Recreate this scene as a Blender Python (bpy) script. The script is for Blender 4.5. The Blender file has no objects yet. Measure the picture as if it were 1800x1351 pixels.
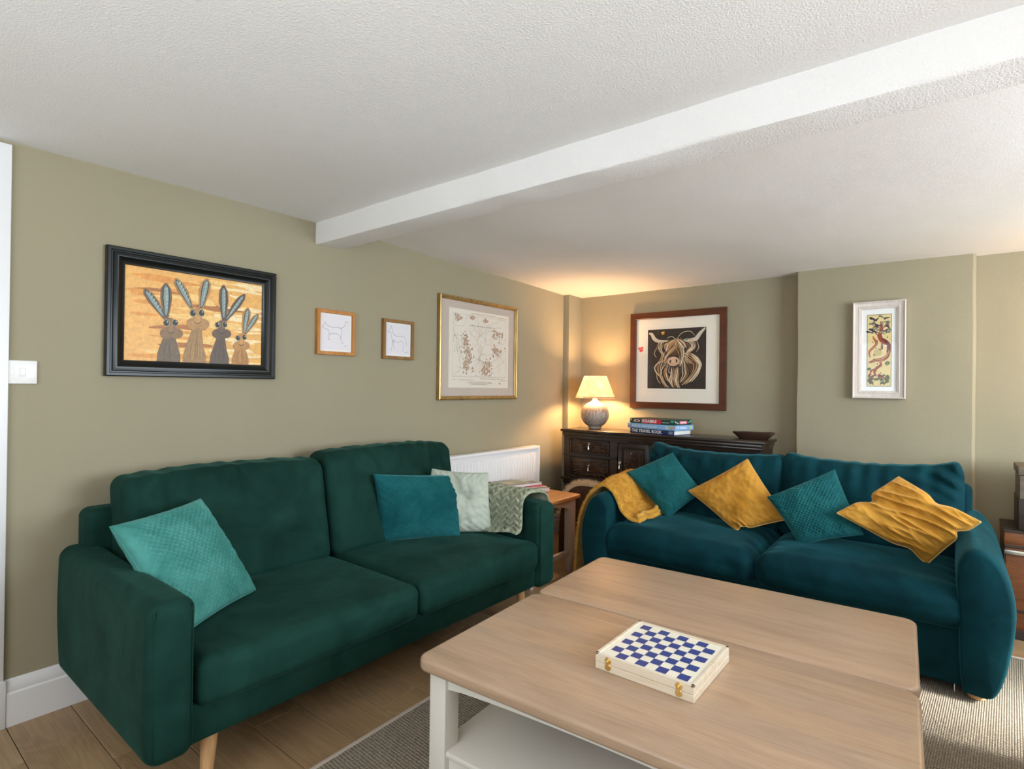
import bpy, bmesh, math, random
import numpy as np
from mathutils import Vector, Matrix, noise as mnoise
random.seed(7); rng = np.random.default_rng(7)
PI = math.pi
S = bpy.context.scene
COL = S.collection

# ------------------------------------------------------------------ camera
def make_camera():
    yaw, pitch, roll = .6709, .0051, .01206
    a = Vector((-math.sin(yaw), math.cos(yaw), 0)); r = Vector((math.cos(yaw), math.sin(yaw), 0)); u = Vector((0, 0, 1))
    A = a*math.cos(pitch) + u*math.sin(pitch); u2 = u*math.cos(pitch) - a*math.sin(pitch)
    R = r*math.cos(roll) + u2*math.sin(roll); U = u2*math.cos(roll) - r*math.sin(roll)
    m = Matrix(((R.x, U.x, -A.x, 2.72), (R.y, U.y, -A.y, 0), (R.z, U.z, -A.z, 1.265), (0, 0, 0, 1)))
    cd = bpy.data.cameras.new('camera'); cd.sensor_width = 36; cd.lens = 978.8/1800*36; cd.clip_start = .02
    c = bpy.data.objects.new('camera', cd); COL.objects.link(c); c.matrix_world = m
    S.camera = c
make_camera()
# ------------------------------------------------------------------ world, light, exposure
S.view_settings.view_transform = 'Standard'; S.view_settings.look = 'None'
S.view_settings.gamma = 1; S.view_settings.use_curve_mapping = False
S.view_settings.exposure = 0.0
S.cycles.max_bounces = 10; S.cycles.diffuse_bounces = 6; S.cycles.caustics_reflective = False; S.cycles.caustics_refractive = False
S.cycles.sample_clamp_indirect = 6
w = bpy.data.worlds.new('sky'); S.world = w; w.use_nodes = True
w.node_tree.nodes['Background'].inputs[0].default_value = (.62, .78, 1, 1)
w.node_tree.nodes['Background'].inputs[1].default_value = 1.0
def area(name, loc, size, size_y, rot, energy, col, spread=PI):
    l = bpy.data.lights.new(name, 'AREA'); l.shape = 'RECTANGLE'; l.size = size; l.size_y = size_y
    l.energy = energy; l.color = col; l.spread = spread
    o = bpy.data.objects.new(name, l); COL.objects.link(o); o.location = loc; o.rotation_euler = rot
    return o
# daylight through the two windows behind and beside the camera (rooms's real openings, see windows below)
area('window_light_front', (2.3, -1.93, 1.45), 2.3, 1.15, (PI/2, 0, 0), 46, (.86, .94, 1))
area('window_light_right', (5.12, 2.3, 1.40), 1.25, 1.9, (0, PI/2, 0), 150, (.80, .915, 1))
area('ceiling_fill', (3.1, -1.0, .75), 2.2, 1.2, (PI, 0, 0), 66, (.95, .975, 1))  # unseen fill light added behind the camera to brighten the ceiling
# low sun slanting through the far end of the side window, a streak over the rug
sb = area('sunbeam', (5.05, 3.02, 1.42), .42, .30, (0, 0, 0), 4.5, (1, .96, .90), math.radians(20))
sb.rotation_euler = (Vector((2.75, 2.93, 0))-Vector((5.05, 3.02, 1.42))).to_track_quat('-Z', 'Y').to_euler()
def point(name, loc, e, col, r=.03):
    l = bpy.data.lights.new(name, 'POINT'); l.energy = e; l.color = col; l.shadow_soft_size = r
    o = bpy.data.objects.new(name, l); COL.objects.link(o); o.location = loc
point('table_lamp_bulb', (.342, 4.13, 1.27), 40.0, (1, .57, .26), .045)
point('far_lamp_bulb', (3.55, 4.05, 1.6), 12, (1, .62, .28), .04)

# ------------------------------------------------------------------ materials
def lin(c):
    return tuple(((x/255)/12.92 if x/255 <= .04045 else ((x/255+.055)/1.055)**2.4) for x in c)
class NT:
    def __init__(s, name):
        s.m = bpy.data.materials.new(name); s.m.use_nodes = True; s.t = s.m.node_tree; s.n = s.t.nodes
        s.b = s.n['Principled BSDF']; s.out = s.n['Material Output']
        s.geo = None
    def node(s, typ, **kw):
        n = s.n.new(typ)
        for k, v in kw.items(): setattr(n, k, v)
        return n
    def link(s, a, b): s.t.links.new(a, b)
    def coord(s, scale=(1, 1, 1), rot=(0, 0, 0), kind='pos', rnd=False):
        if kind == 'pos': src = s.node('ShaderNodeNewGeometry').outputs['Position']
        else: src = s.node('ShaderNodeTexCoord').outputs[kind]
        if rnd:
            oi = s.node('ShaderNodeObjectInfo'); mul = s.node('ShaderNodeMath', operation='MULTIPLY'); mul.inputs[1].default_value = 37.0
            s.link(oi.outputs['Random'], mul.inputs[0])
            ad = s.node('ShaderNodeVectorMath', operation='ADD'); s.link(src, ad.inputs[0]); s.link(mul.outputs[0], ad.inputs[1]); src = ad.outputs[0]
        mp = s.node('ShaderNodeMapping'); mp.inputs['Scale'].default_value = scale; mp.inputs['Rotation'].default_value = rot
        s.link(src, mp.inputs['Vector']); return mp.outputs[0]
    def noise(s, vec, scale, detail=4, rough=.55, dist=0):
        n = s.node('ShaderNodeTexNoise'); n.inputs['Scale'].default_value = scale; n.inputs['Detail'].default_value = detail
        n.inputs['Roughness'].default_value = rough; n.inputs['Distortion'].default_value = dist
        s.link(vec, n.inputs['Vector']); return n.outputs['Fac']
    def ramp(s, fac, stops):
        r = s.node('ShaderNodeValToRGB'); e = r.color_ramp.elements
        while len(e) < len(stops): e.new(.5)
        for el, (p, c) in zip(e, stops): el.position = p; el.color = (*c, 1)
        s.link(fac, r.inputs[0]); return r.outputs[0]
    def mix(s, fac, a, b, mode='MIX'):
        m = s.node('ShaderNodeMix', data_type='RGBA', blend_type=mode)
        for i, x in ((0, fac), (6, a), (7, b)):
            if hasattr(x, 'links') or hasattr(x, 'is_linked'): s.link(x, m.inputs[i])
            else: m.inputs[i].default_value = x if i == 0 else (*x, 1)
        return m.outputs[2]
    def bump(s, h, strength=.3, dist=.01, prev=None):
        b = s.node('ShaderNodeBump'); b.inputs['Strength'].default_value = strength; b.inputs['Distance'].default_value = dist
        s.link(h, b.inputs['Height'])
        if prev is not None: s.link(prev, b.inputs['Normal'])
        s.link(b.outputs[0], s.b.inputs['Normal']); return b.outputs[0]
    def base(s, c):
        if hasattr(c, 'is_linked'): s.link(c, s.b.inputs['Base Color'])
        else: s.b.inputs['Base Color'].default_value = (*c, 1)
    def set(s, **kw):
        for k, v in kw.items(): s.b.inputs[k.replace('_', ' ')].default_value = v

def plain(name, c, rough=.5, metal=0, **kw):
    n = NT(name); n.base(c); n.set(Roughness=rough, Metallic=metal, **kw)
    return n.m
def m_plaster(name, c, amp=.25, scale=60, var=.06, low=.15):
    n = NT(name); v = n.coord()
    a = n.noise(v, 1.3, 3); cc = n.ramp(a, [(.3, tuple(x*(1-var) for x in c)), (.7, tuple(min(1, x*(1+var)) for x in c))])
    n.base(cc); n.set(Roughness=.85); n.b.inputs['Specular IOR Level'].default_value = .25
    p = n.bump(n.noise(v, 2.2, 2), low, .05)
    n.bump(n.noise(v, scale, 4, .6), amp, .006, p); return n.m
def m_velvet(name, c, c2, sheen=.8, tint=(.5, .9, .8), sc=3.0, fine=.15):
    n = NT(name); v = n.coord()
    a = n.noise(v, sc, 3, .6, .6)
    n.base(n.ramp(a, [(.32, c), (.68, c2)])); n.set(Roughness=.75)
    n.b.inputs['Specular IOR Level'].default_value = .06
    n.b.inputs['Sheen Weight'].default_value = sheen; n.b.inputs['Sheen Roughness'].default_value = .35
    n.b.inputs['Sheen Tint'].default_value = (*tint, 1)
    p = n.bump(n.noise(v, 9, 3), .12, .03)
    n.bump(n.noise(v, 500, 2), fine, .001, p); return n.m
def m_wood(name, stops, axis='x', sc=1.0, rough=.45, rnd=False, ring=.35, kind='pos', coat=0.0, bump=.08):
    n = NT(name)
    s1 = {'x': (1.1, 9, 9), 'y': (9, 1.1, 9), 'z': (9, 9, 1.1)}[axis]
    v = n.coord(tuple(k*sc for k in s1), kind=kind, rnd=rnd)
    a = n.noise(v, 1.6, 6, .6, 1.2)
    s2 = {'x': (2, 60, 60), 'y': (60, 2, 60), 'z': (60, 60, 2)}[axis]
    v2 = n.coord(tuple(k*sc for k in s2), kind=kind, rnd=rnd)
    b = n.noise(v2, 2.0, 3, .6)
    mx = n.node('ShaderNodeMath', operation='MULTIPLY_ADD'); n.link(b, mx.inputs[0]); mx.inputs[1].default_value = ring
    sb = n.node('ShaderNodeMath', operation='MULTIPLY'); n.link(a, sb.inputs[0]); sb.inputs[1].default_value = 1-ring
    n.link(sb.outputs[0], mx.inputs[2])
    n.base(n.ramp(mx.outputs[0], stops)); n.set(Roughness=rough); n.b.inputs['Coat Weight'].default_value = coat
    n.bump(mx.outputs[0], bump, .004); return n.m
def m_plank():
    n = NT('oak_plank')
    v = n.coord((1.0, 5.0, 5.0), rnd=True)
    # cathedral grain: rings through distorted noise
    a = n.noise(v, 1.0, 2, .5, .8)
    mul = n.node('ShaderNodeMath', operation='MULTIPLY'); n.link(a, mul.inputs[0]); mul.inputs[1].default_value = 95
    sn = n.node('ShaderNodeMath', operation='SINE'); n.link(mul.outputs[0], sn.inputs[0])
    rg = n.node('ShaderNodeMath', operation='MULTIPLY_ADD'); n.link(sn.outputs[0], rg.inputs[0]); rg.inputs[1].default_value = .5; rg.inputs[2].default_value = .5
    fine = n.noise(n.coord((3, 110, 110), rnd=True), 1.5, 3)
    base = n.ramp(n.noise(n.coord((1.2, 4, 4), rnd=True), 1.5, 3), [(.3, lin((128, 96, 62))), (.7, lin((182, 146, 102)))])
    c = n.mix(.22, base, n.ramp(rg.outputs[0], [(.2, lin((120, 92, 64))), (.8, lin((186, 158, 120)))]))
    c = n.mix(.25, c, n.ramp(fine, [(.35, lin((110, 84, 58))), (.65, lin((190, 162, 124)))]))
    oi = n.node('ShaderNodeObjectInfo')
    c = n.mix(.35, c, n.ramp(oi.outputs['Random'], [(0, lin((134, 106, 78))), (1, lin((178, 152, 118)))]))
    n.base(c); n.set(Roughness=.42); n.bump(fine, .1, .003); return n.m
def m_art(name, rough=.6, var=.0, kindvar=18):
    n = NT(name); at = n.node('ShaderNodeAttribute', attribute_name='Col')
    if var:
        nz = n.noise(n.coord((1, 1, 1)), kindvar, 5, .7)
        c = n.mix(1.0, at.outputs['Color'], n.ramp(nz, [(.25, (1-var,)*3), (.75, (1+var*.4,)*3)]), 'MULTIPLY')
        n.base(c)
    else: n.base(at.outputs['Color'])
    n.set(Roughness=rough); return n.m
def m_glass():
    n = NT('picture_glass'); tr = n.node('ShaderNodeBsdfTransparent'); gl = n.node('ShaderNodeBsdfGlossy'); gl.inputs['Roughness'].default_value = .03
    lw = n.node('ShaderNodeLayerWeight'); lw.inputs[0].default_value = .5
    pw = n.node('ShaderNodeMath', operation='POWER'); n.link(lw.outputs['Facing'], pw.inputs[0]); pw.inputs[1].default_value = 5
    fr = n.node('ShaderNodeMath', operation='MULTIPLY_ADD'); n.link(pw.outputs[0], fr.inputs[0]); fr.inputs[1].default_value = .95; fr.inputs[2].default_value = .022
    mx = n.node('ShaderNodeMixShader'); n.link(fr.outputs[0], mx.inputs[0]); n.link(tr.outputs[0], mx.inputs[1]); n.link(gl.outputs[0], mx.inputs[2])
    n.link(mx.outputs[0], n.out.inputs[0]); return n.m

M = {}
WALLC = (.325, .288, .196)
M['wall'] = m_plaster('olive_wall_paint', WALLC, .15, 90, .03, .12)
M['ceil'] = m_plaster('textured_white_ceiling', (.86, .86, .86), .5, 170, .02, .1)
M['ceilfar'] = m_plaster('smooth_white_ceiling', (.86, .855, .85), .16, 150, .02, .15)
M['white'] = plain('white_gloss_paint', (.78, .78, .79), .35)
M['plastic'] = plain('white_plastic', (.80, .79, .77), .3)
M['chrome'] = plain('metal_steel', (.6, .6, .6), .25, 1)
M['brass'] = plain('brass', (.86, .62, .25), .25, 1)
M['silver'] = plain('aged_silver', (.75, .72, .65), .35, 1)
M['velvet_green'] = m_velvet('dark_green_velvet', (.0050, .0235, .0180), (.0105, .045, .034), .08, (.35, .95, .78), 4.5)
M['velvet_teal'] = m_velvet('dark_teal_velvet', (.0018, .020, .027), (.004, .042, .053), .16, (.2, .8, .95), 4.5)
M['teal_light'] = m_velvet('sea_green_velvet', (.040, .19, .165), (.085, .30, .27), .3, (.6, 1, .95), 7)
M['teal_mid'] = m_velvet('teal_velvet', (.004, .062, .070), (.012, .105, .115), .7, (.35, .95, 1), 5)
M['teal_dark'] = m_velvet('teal_velvet_soft', (.007, .072, .080), (.016, .115, .122), .5, (.3, .9, .95), 6)
M['mustard'] = m_velvet('mustard_velvet', (.42, .185, .022), (.58, .29, .05), .5, (1, .8, .45), 6)
M['piping'] = plain('mustard_piping', (.62, .36, .10), .6)
M['mustard_fur'] = m_velvet('mustard_fluffy_pile', (.50, .235, .03), (.68, .37, .065), .6, (1, .85, .5), 22, .3)
M['sage'] = m_velvet('pale_sage_cotton', (.40, .44, .36), (.47, .50, .42), .2, (1, 1, 1), 4, .3)
M['knit'] = m_velvet('sage_chunky_knit', (.26, .28, .20), (.36, .38, .28), .3, (1, 1, .9), 12, .3)
M['plank'] = m_plank()
M['gap'] = plain('plank_joint', (.05, .035, .022), .9)
M['oak_old'] = m_wood('limed_oak_plain', [(.30, lin((168, 134, 108))), (.5, lin((190, 156, 128))), (.72, lin((204, 174, 146)))], 'x', .8, .36, True, .35, bump=.03)
M['cream'] = plain('cream_paint', (.70, .665, .60), .4)
M['taupe'] = plain('stone_paint', (.52, .45, .38), .45)
M['oak2'] = m_wood('honey_oak', [(.3, lin((160, 104, 56))), (.7, lin((205, 150, 96)))], 'y', 1.2, .3, True)
M['pine'] = m_wood('pale_pine', [(.3, lin((206, 180, 148))), (.5, lin((222, 208, 186))), (.75, lin((228, 218, 202)))], 'x', 2.2, .45, True, .25)
M['leg'] = m_wood('beech_leg', [(.3, lin((176, 128, 84))), (.7, lin((214, 172, 124)))], 'z', 2, .35, True)
M['darkoak'] = m_wood('dark_carved_oak', [(.3, lin((18, 11, 8))), (.6, lin((40, 25, 18))), (.8, lin((60, 38, 27)))], 'x', 2, .3, False, .4, coat=.25)
M['darkoak2'] = m_wood('dark_carving', [(.3, lin((50, 35, 26))), (.7, lin((112, 82, 64)))], 'x', 3, .28)
M['trunk'] = m_wood('trunk_wood', [(.3, lin((78, 44, 24))), (.7, lin((140, 84, 46)))], 'x', 2, .45)
M['trunkdark'] = m_wood('trunk_dark', [(.3, lin((26, 20, 16))), (.7, lin((60, 44, 34)))], 'x', 2, .5)
M['boxgrey'] = m_wood('weathered_box', [(.3, lin((84, 74, 62))), (.7, lin((122, 110, 94)))], 'x', 2, .6)
M['black'] = plain('black_gloss_frame', (.006, .007, .006), .30)
M['black'].node_tree.nodes['Principled BSDF'].inputs['Specular IOR Level'].default_value = .3
M['gold'] = m_wood('antique_gold', [(.3, (.20, .12, .04)), (.7, (.60, .40, .15))], 'z', 3, .35); 
for k in ('gold',): M[k].node_tree.nodes['Principled BSDF'].inputs['Metallic'].default_value = .6
M['oakframe'] = m_wood('oak_veneer_frame', [(.3, lin((150, 92, 36))), (.7, lin((206, 140, 66)))], 'z', 2, .4)
M['oakframe2'] = m_wood('bronze_veneer_frame', [(.3, lin((104, 72, 34))), (.7, lin((158, 116, 62)))], 'z', 2, .4)
M['walnut'] = m_wood('red_brown_frame', [(.3, lin((64, 30, 10))), (.7, lin((96, 48, 18)))], 'x', 1.5, .35)
M['whitewash'] = m_wood('whitewashed_frame', [(.3, lin((192, 182, 174))), (.7, lin((218, 209, 202)))], 'z', 3, .45)
M['mat'] = plain('ivory_mount', (.86, .82, .72), .8)
M['matw'] = plain('white_mount', (.82, .82, .80), .8)
M['matp'] = plain('pink_grey_mount', (.52, .44, .38), .8)
M['art'] = m_art('painted_print', .7, .12, 40)
M['artwood'] = m_art('painted_board', .45, .30, 60)
M['print'] = m_art('printed_card', .35)
M['glass'] = m_glass()
M['paper'] = plain('book_pages', (.80, .79, .76), .8)
M['bowl'] = m_wood('rustic_bowl', [(.3, lin((30, 18, 12))), (.7, lin((70, 44, 30)))], 'x', 3, .5)
M['fur'] = plain('cream_fur', (.62, .50, .34), .9)
M['leather'] = m_velvet('brown_suede', (.045, .022, .012), (.085, .045, .026), .2, (1, .8, .6), 8)
M['iron'] = plain('dark_iron', (.012, .014, .018), .3, .4)
M['lamp_in'] = None
def m_rug():
    n = NT('woven_rug'); 
    def wv(rot, sc):
        v = n.coord((1, 1, 1), rot=(0, 0, rot)); w_ = n.node('ShaderNodeTexWave', wave_type='BANDS', bands_direction='X'); w_.inputs['Scale'].default_value = sc
        w_.inputs['Distortion'].default_value = .6; w_.inputs['Detail'].default_value = 1; w_.inputs['Detail Scale'].default_value = 4
        n.link(v, w_.inputs['Vector']); return w_.outputs['Fac']
    a = wv(.06, 42); b = wv(.06+PI/2, 26)
    mu = n.node('ShaderNodeMath', operation='MULTIPLY'); n.link(a, mu.inputs[0]); n.link(b, mu.inputs[1])
    nz = n.noise(n.coord(), 150, 2)
    c = n.ramp(mu.outputs[0], [(.0, lin((84, 74, 61))), (.45, lin((160, 149, 132))), (1, lin((192, 182, 165)))])
    c = n.mix(.35, c, n.ramp(nz, [(.3, lin((96, 82, 66))), (.7, lin((196, 182, 160)))]))
    n.base(c); n.set(Roughness=.95); n.bump(mu.outputs[0], .8, .004); return n.m
M['rug'] = m_rug()
M['binding'] = plain('rug_binding', (.50, .42, .36), .9)
def m_oaktop():
    n = NT('limed_oak_staves'); tc = n.node('ShaderNodeTexCoord'); sp = n.node('ShaderNodeSeparateXYZ'); n.link(tc.outputs['Object'], sp.inputs[0])
    mu = n.node('ShaderNodeMath', operation='MULTIPLY'); mu.inputs[1].default_value = 10.5; n.link(sp.outputs['Y'], mu.inputs[0])
    f = n.node('ShaderNodeMath', operation='FLOOR'); n.link(mu.outputs[0], f.inputs[0]); wn = n.node('ShaderNodeTexWhiteNoise', noise_dimensions='1D'); n.link(f.outputs[0], wn.inputs['W'])
    cb = n.node('ShaderNodeCombineXYZ'); n.link(wn.outputs['Value'], cb.inputs[0]); n.link(wn.outputs['Value'], cb.inputs[1]); sc = n.node('ShaderNodeVectorMath', operation='MULTIPLY_ADD')
    n.link(cb.outputs[0], sc.inputs[0]); sc.inputs[1].default_value = (7, 7, 7); n.link(tc.outputs['Object'], sc.inputs[2])
    def mp(scale):
        m_ = n.node('ShaderNodeMapping'); m_.inputs['Scale'].default_value = scale; n.link(sc.outputs[0], m_.inputs['Vector']); return m_.outputs[0]
    a = n.noise(mp((1.3, 7, 7)), 1.5, 5, .6, 1.6); b = n.noise(mp((3, 75, 75)), 2.0, 3, .6)
    c = n.ramp(a, [(.30, lin((156, 129, 106))), (.5, lin((177, 148, 122))), (.72, lin((192, 162, 134)))])
    c = n.mix(.20, c, n.ramp(b, [(.3, lin((140, 110, 86))), (.7, lin((214, 188, 160)))]))
    c = n.mix(.28, c, n.ramp(wn.outputs['Value'], [(0, lin((146, 120, 98))), (.5, lin((176, 152, 130))), (1, lin((192, 156, 122)))]))
    n.base(c); n.set(Roughness=.34); n.bump(b, .04, .002); return n.m
M['oak'] = m_oaktop()
def m_shade():
    n = NT('pleated_lampshade'); nz = n.noise(n.coord((1, 1, 1)), 16, 5, .7, 1.5)
    zz = n.coord(kind='Object'); c = n.ramp(nz, [(.35, (.78, .60, .40)), (.6, (.95, .90, .78))]); n.base(c); n.set(Roughness=.8)
    tl = n.node('ShaderNodeBsdfTranslucent'); n.link(c, tl.inputs[0]); mx = n.node('ShaderNodeMixShader'); mx.inputs[0].default_value = .5
    n.link(n.b.outputs[0], mx.inputs[1]); n.link(tl.outputs[0], mx.inputs[2])
    em = n.node('ShaderNodeEmission'); em.inputs[1].default_value = .0; n.link(c, em.inputs[0])
    ad = n.node('ShaderNodeAddShader'); n.link(mx.outputs[0], ad.inputs[0]); n.link(em.outputs[0], ad.inputs[1])
    n.link(ad.outputs[0], n.out.inputs[0]); return n.m
M['shade'] = m_shade()
def m_ceramic():
    n = NT('combed_grey_ceramic'); v = n.coord((150, 150, 5.0)); a = n.noise(v, 1.2, 3, .5)
    n.base(n.ramp(a, [(.35, lin((112, 96, 86))), (.65, lin((186, 172, 158)))])); n.set(Roughness=.45); n.bump(a, .35, .004); return n.m
M['ceramic'] = m_ceramic()

# ------------------------------------------------------------------ object helpers
def link_mesh(name, me, m, parent=None):
    o = bpy.data.objects.new(name, me); COL.objects.link(o)
    if m is not None: me.materials.append(m)
    if parent is not None:
        o.parent = parent
        if parent.type == 'EMPTY': o.matrix_parent_inverse = Matrix.Translation(-Vector(parent.location))
    return o
def obj(name, V, F, m, parent=None, smooth=False, angle=None):
    me = bpy.data.meshes.new(name); me.from_pydata([tuple(map(float, v)) for v in V], [], [tuple(map(int, f)) for f in F]); me.update()
    if smooth or angle:
        me.polygons.foreach_set('use_smooth', [True]*len(me.polygons))
        if angle: me.set_sharp_from_angle(angle=angle)
    return link_mesh(name, me, m, parent)
def from_bm(name, bm, m, parent=None, smooth=False, angle=None):
    me = bpy.data.meshes.new(name); bm.to_mesh(me); bm.free()
    if smooth or angle:
        me.polygons.foreach_set('use_smooth', [True]*len(me.polygons))
        if angle: me.set_sharp_from_angle(angle=angle)
    return link_mesh(name, me, m, parent)
def tag(o, label=None, cat=None, group=None, kind=None):
    for k, v in (('label', label), ('category', cat), ('group', group), ('kind', kind)):
        if v: o[k] = v
    return o
def thing(name, loc, label, cat, group=None):
    o = bpy.data.objects.new(name, None); o.empty_display_size = .1; COL.objects.link(o); o.location = loc
    return tag(o, label, cat, group)
def struct(o): o['kind'] = 'structure'; return o
def add_box(bm, x0, x1, y0, y1, z0, z1, bev=0, seg=2, mat=None):
    r = bmesh.ops.create_cube(bm, size=1); vs = r['verts']
    for v in vs: v.co = Vector(((x0+x1)/2 + v.co.x*(x1-x0), (y0+y1)/2 + v.co.y*(y1-y0), (z0+z1)/2 + v.co.z*(z1-z0)))
    if bev:
        es = list({e for v in vs for e in v.link_edges})
        g = bmesh.ops.bevel(bm, geom=es, offset=bev, segments=seg, affect='EDGES', profile=.5)
        vs = list({v for v in g['verts']} | {v for v in vs if v.is_valid})
    if mat is not None: bmesh.ops.transform(bm, matrix=mat, verts=vs)
    return vs
def box(name, x0, x1, y0, y1, z0, z1, m, parent=None, bev=.003, seg=2):
    bm = bmesh.new(); add_box(bm, x0, x1, y0, y1, z0, z1, bev, seg); return from_bm(name, bm, m, parent, angle=.6)
def lathe(name, prof, c, m, parent=None, n=40, cap=True):
    V = []; F = []
    for (r, z) in prof:
        for k in range(n): V.append((c[0]+r*math.cos(2*PI*k/n), c[1]+r*math.sin(2*PI*k/n), c[2]+z))
    for i in range(len(prof)-1):
        for k in range(n): F.append((i*n+k, i*n+(k+1) % n, (i+1)*n+(k+1) % n, (i+1)*n+k))
    if cap:
        if prof[0][0] > 1e-4: F.append(tuple(range(n))[::-1])
        if prof[-1][0] > 1e-4: F.append(tuple((len(prof)-1)*n+k for k in range(n)))
    return obj(name, V, F, m, parent, angle=.7)
def tube_vf(P, r, n=8, closed=False, off=0):
    P = [Vector(p) for p in P]; V = []; F = []; N = len(P)
    up = None
    for i, p in enumerate(P):
        if closed: t = (P[(i+1) % N]-P[i-1]).normalized()
        else: t = (P[min(i+1, N-1)]-P[max(i-1, 0)]).normalized()
        if up is None: up = t.orthogonal().normalized()
        up = (up - t*up.dot(t)).normalized(); s = t.cross(up)
        rr = r[i] if hasattr(r, '__len__') else r
        for k in range(n): V.append(p + (up*math.cos(2*PI*k/n) + s*math.sin(2*PI*k/n))*rr)
    for i in range(N if closed else N-1):
        j = (i+1) % N
        for k in range(n): F.append((off+i*n+k, off+i*n+(k+1) % n, off+j*n+(k+1) % n, off+j*n+k))
    if not closed: F += [tuple(off+k for k in range(n))[::-1], tuple(off+(N-1)*n+k for k in range(n))]
    return V, F
def tube(name, P, r, m, parent=None, n=8, closed=False):
    V, F = tube_vf(P, r, n, closed); return obj(name, V, F, m, parent, smooth=True)
def fbm(P, scale, seed=0.0, octv=2):
    o = Vector((seed*13.7, seed*5.1, seed*9.3)); out = np.empty(len(P))
    for i, p in enumerate(P): out[i] = mnoise.fractal(Vector(p)*scale + o, 1.0, 2.0, octv)
    return out
def softbox(name, c, s, r, m, parent=None, n=26, fn=None, crown=0.0, sag=0.0):
    """rounded upholstery block; fn(p, q, nrm) -> displacement array"""
    h = np.array(s)/2.0; c = np.array(c); r = min(r, h.min()*.98)
    def ax(L):
        k = max(4, int(n*L/max(h))); inner = np.linspace(-(L-r), L-r, k+1)
        edge = L - r + r*np.tan(np.linspace(0, PI/4, 6))[1:]
        return np.concatenate([-(edge[::-1]), inner, edge])
    X, Y, Z = ax(h[0]), ax(h[1]), ax(h[2])
    bm = bmesh.new(); pts = []; faces = []
    def face(A, B, fixed, d, sgn):
        base = len(pts); a_, b_ = [i for i in range(3) if i != d]
        for a in A:
            for b in B:
                p = [0, 0, 0]; p[a_] = a; p[b_] = b; p[d] = fixed; pts.append(p)
        nb = len(B)
        for i in range(len(A)-1):
            for j in range(nb-1):
                q = [base+i*nb+j, base+(i+1)*nb+j, base+(i+1)*nb+j+1, base+i*nb+j+1]
                if (sgn > 0) == (d == 1): q = q[::-1]
                faces.append(q)
    for sgn in (-1, 1):
        face(Y, Z, sgn*h[0], 0, sgn); face(X, Z, sgn*h[1], 1, sgn); face(X, Y, sgn*h[2], 2, sgn)
    p = np.array(pts, float); q = np.clip(p, -(h-r), h-r); d = p-q; L = np.linalg.norm(d, axis=1, keepdims=True); nr = d/np.maximum(L, 1e-9)
    pos = q + nr*r; pn = p/h
    if crown: 
        pos[:, 2] += crown*np.maximum(nr[:, 2], 0)*(1-pn[:, 0]**2)*(1-pn[:, 1]**2)
    if fn is not None: pos = fn(pos, pn, nr)
    pos = pos + c
    for v in pos: bm.verts.new(v)
    bm.verts.ensure_lookup_table()
    for f in faces: bm.faces.new([bm.verts[i] for i in f])
    bmesh.ops.remove_doubles(bm, verts=bm.verts, dist=1e-5)
    return from_bm(name, bm, m, parent, smooth=True)
def frame_vf(O, U, V_, N, w, h, prof):
    """mitred frame; O lower-left-back corner; prof = [(inset, depth)...]"""
    O, U, V_, N = map(Vector, (O, U, V_, N)); Vs = []; F = []; n = len(prof)
    for (i, d) in prof:
        for (a, b) in ((i, i), (w-i, i), (w-i, h-i), (i, h-i)): Vs.append(O+U*a+V_*b+N*d)
    for k in range(n-1):
        for c in range(4):
            F.append((k*4+c, k*4+(c+1) % 4, (k+1)*4+(c+1) % 4, (k+1)*4+c))
    return Vs, F
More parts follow.
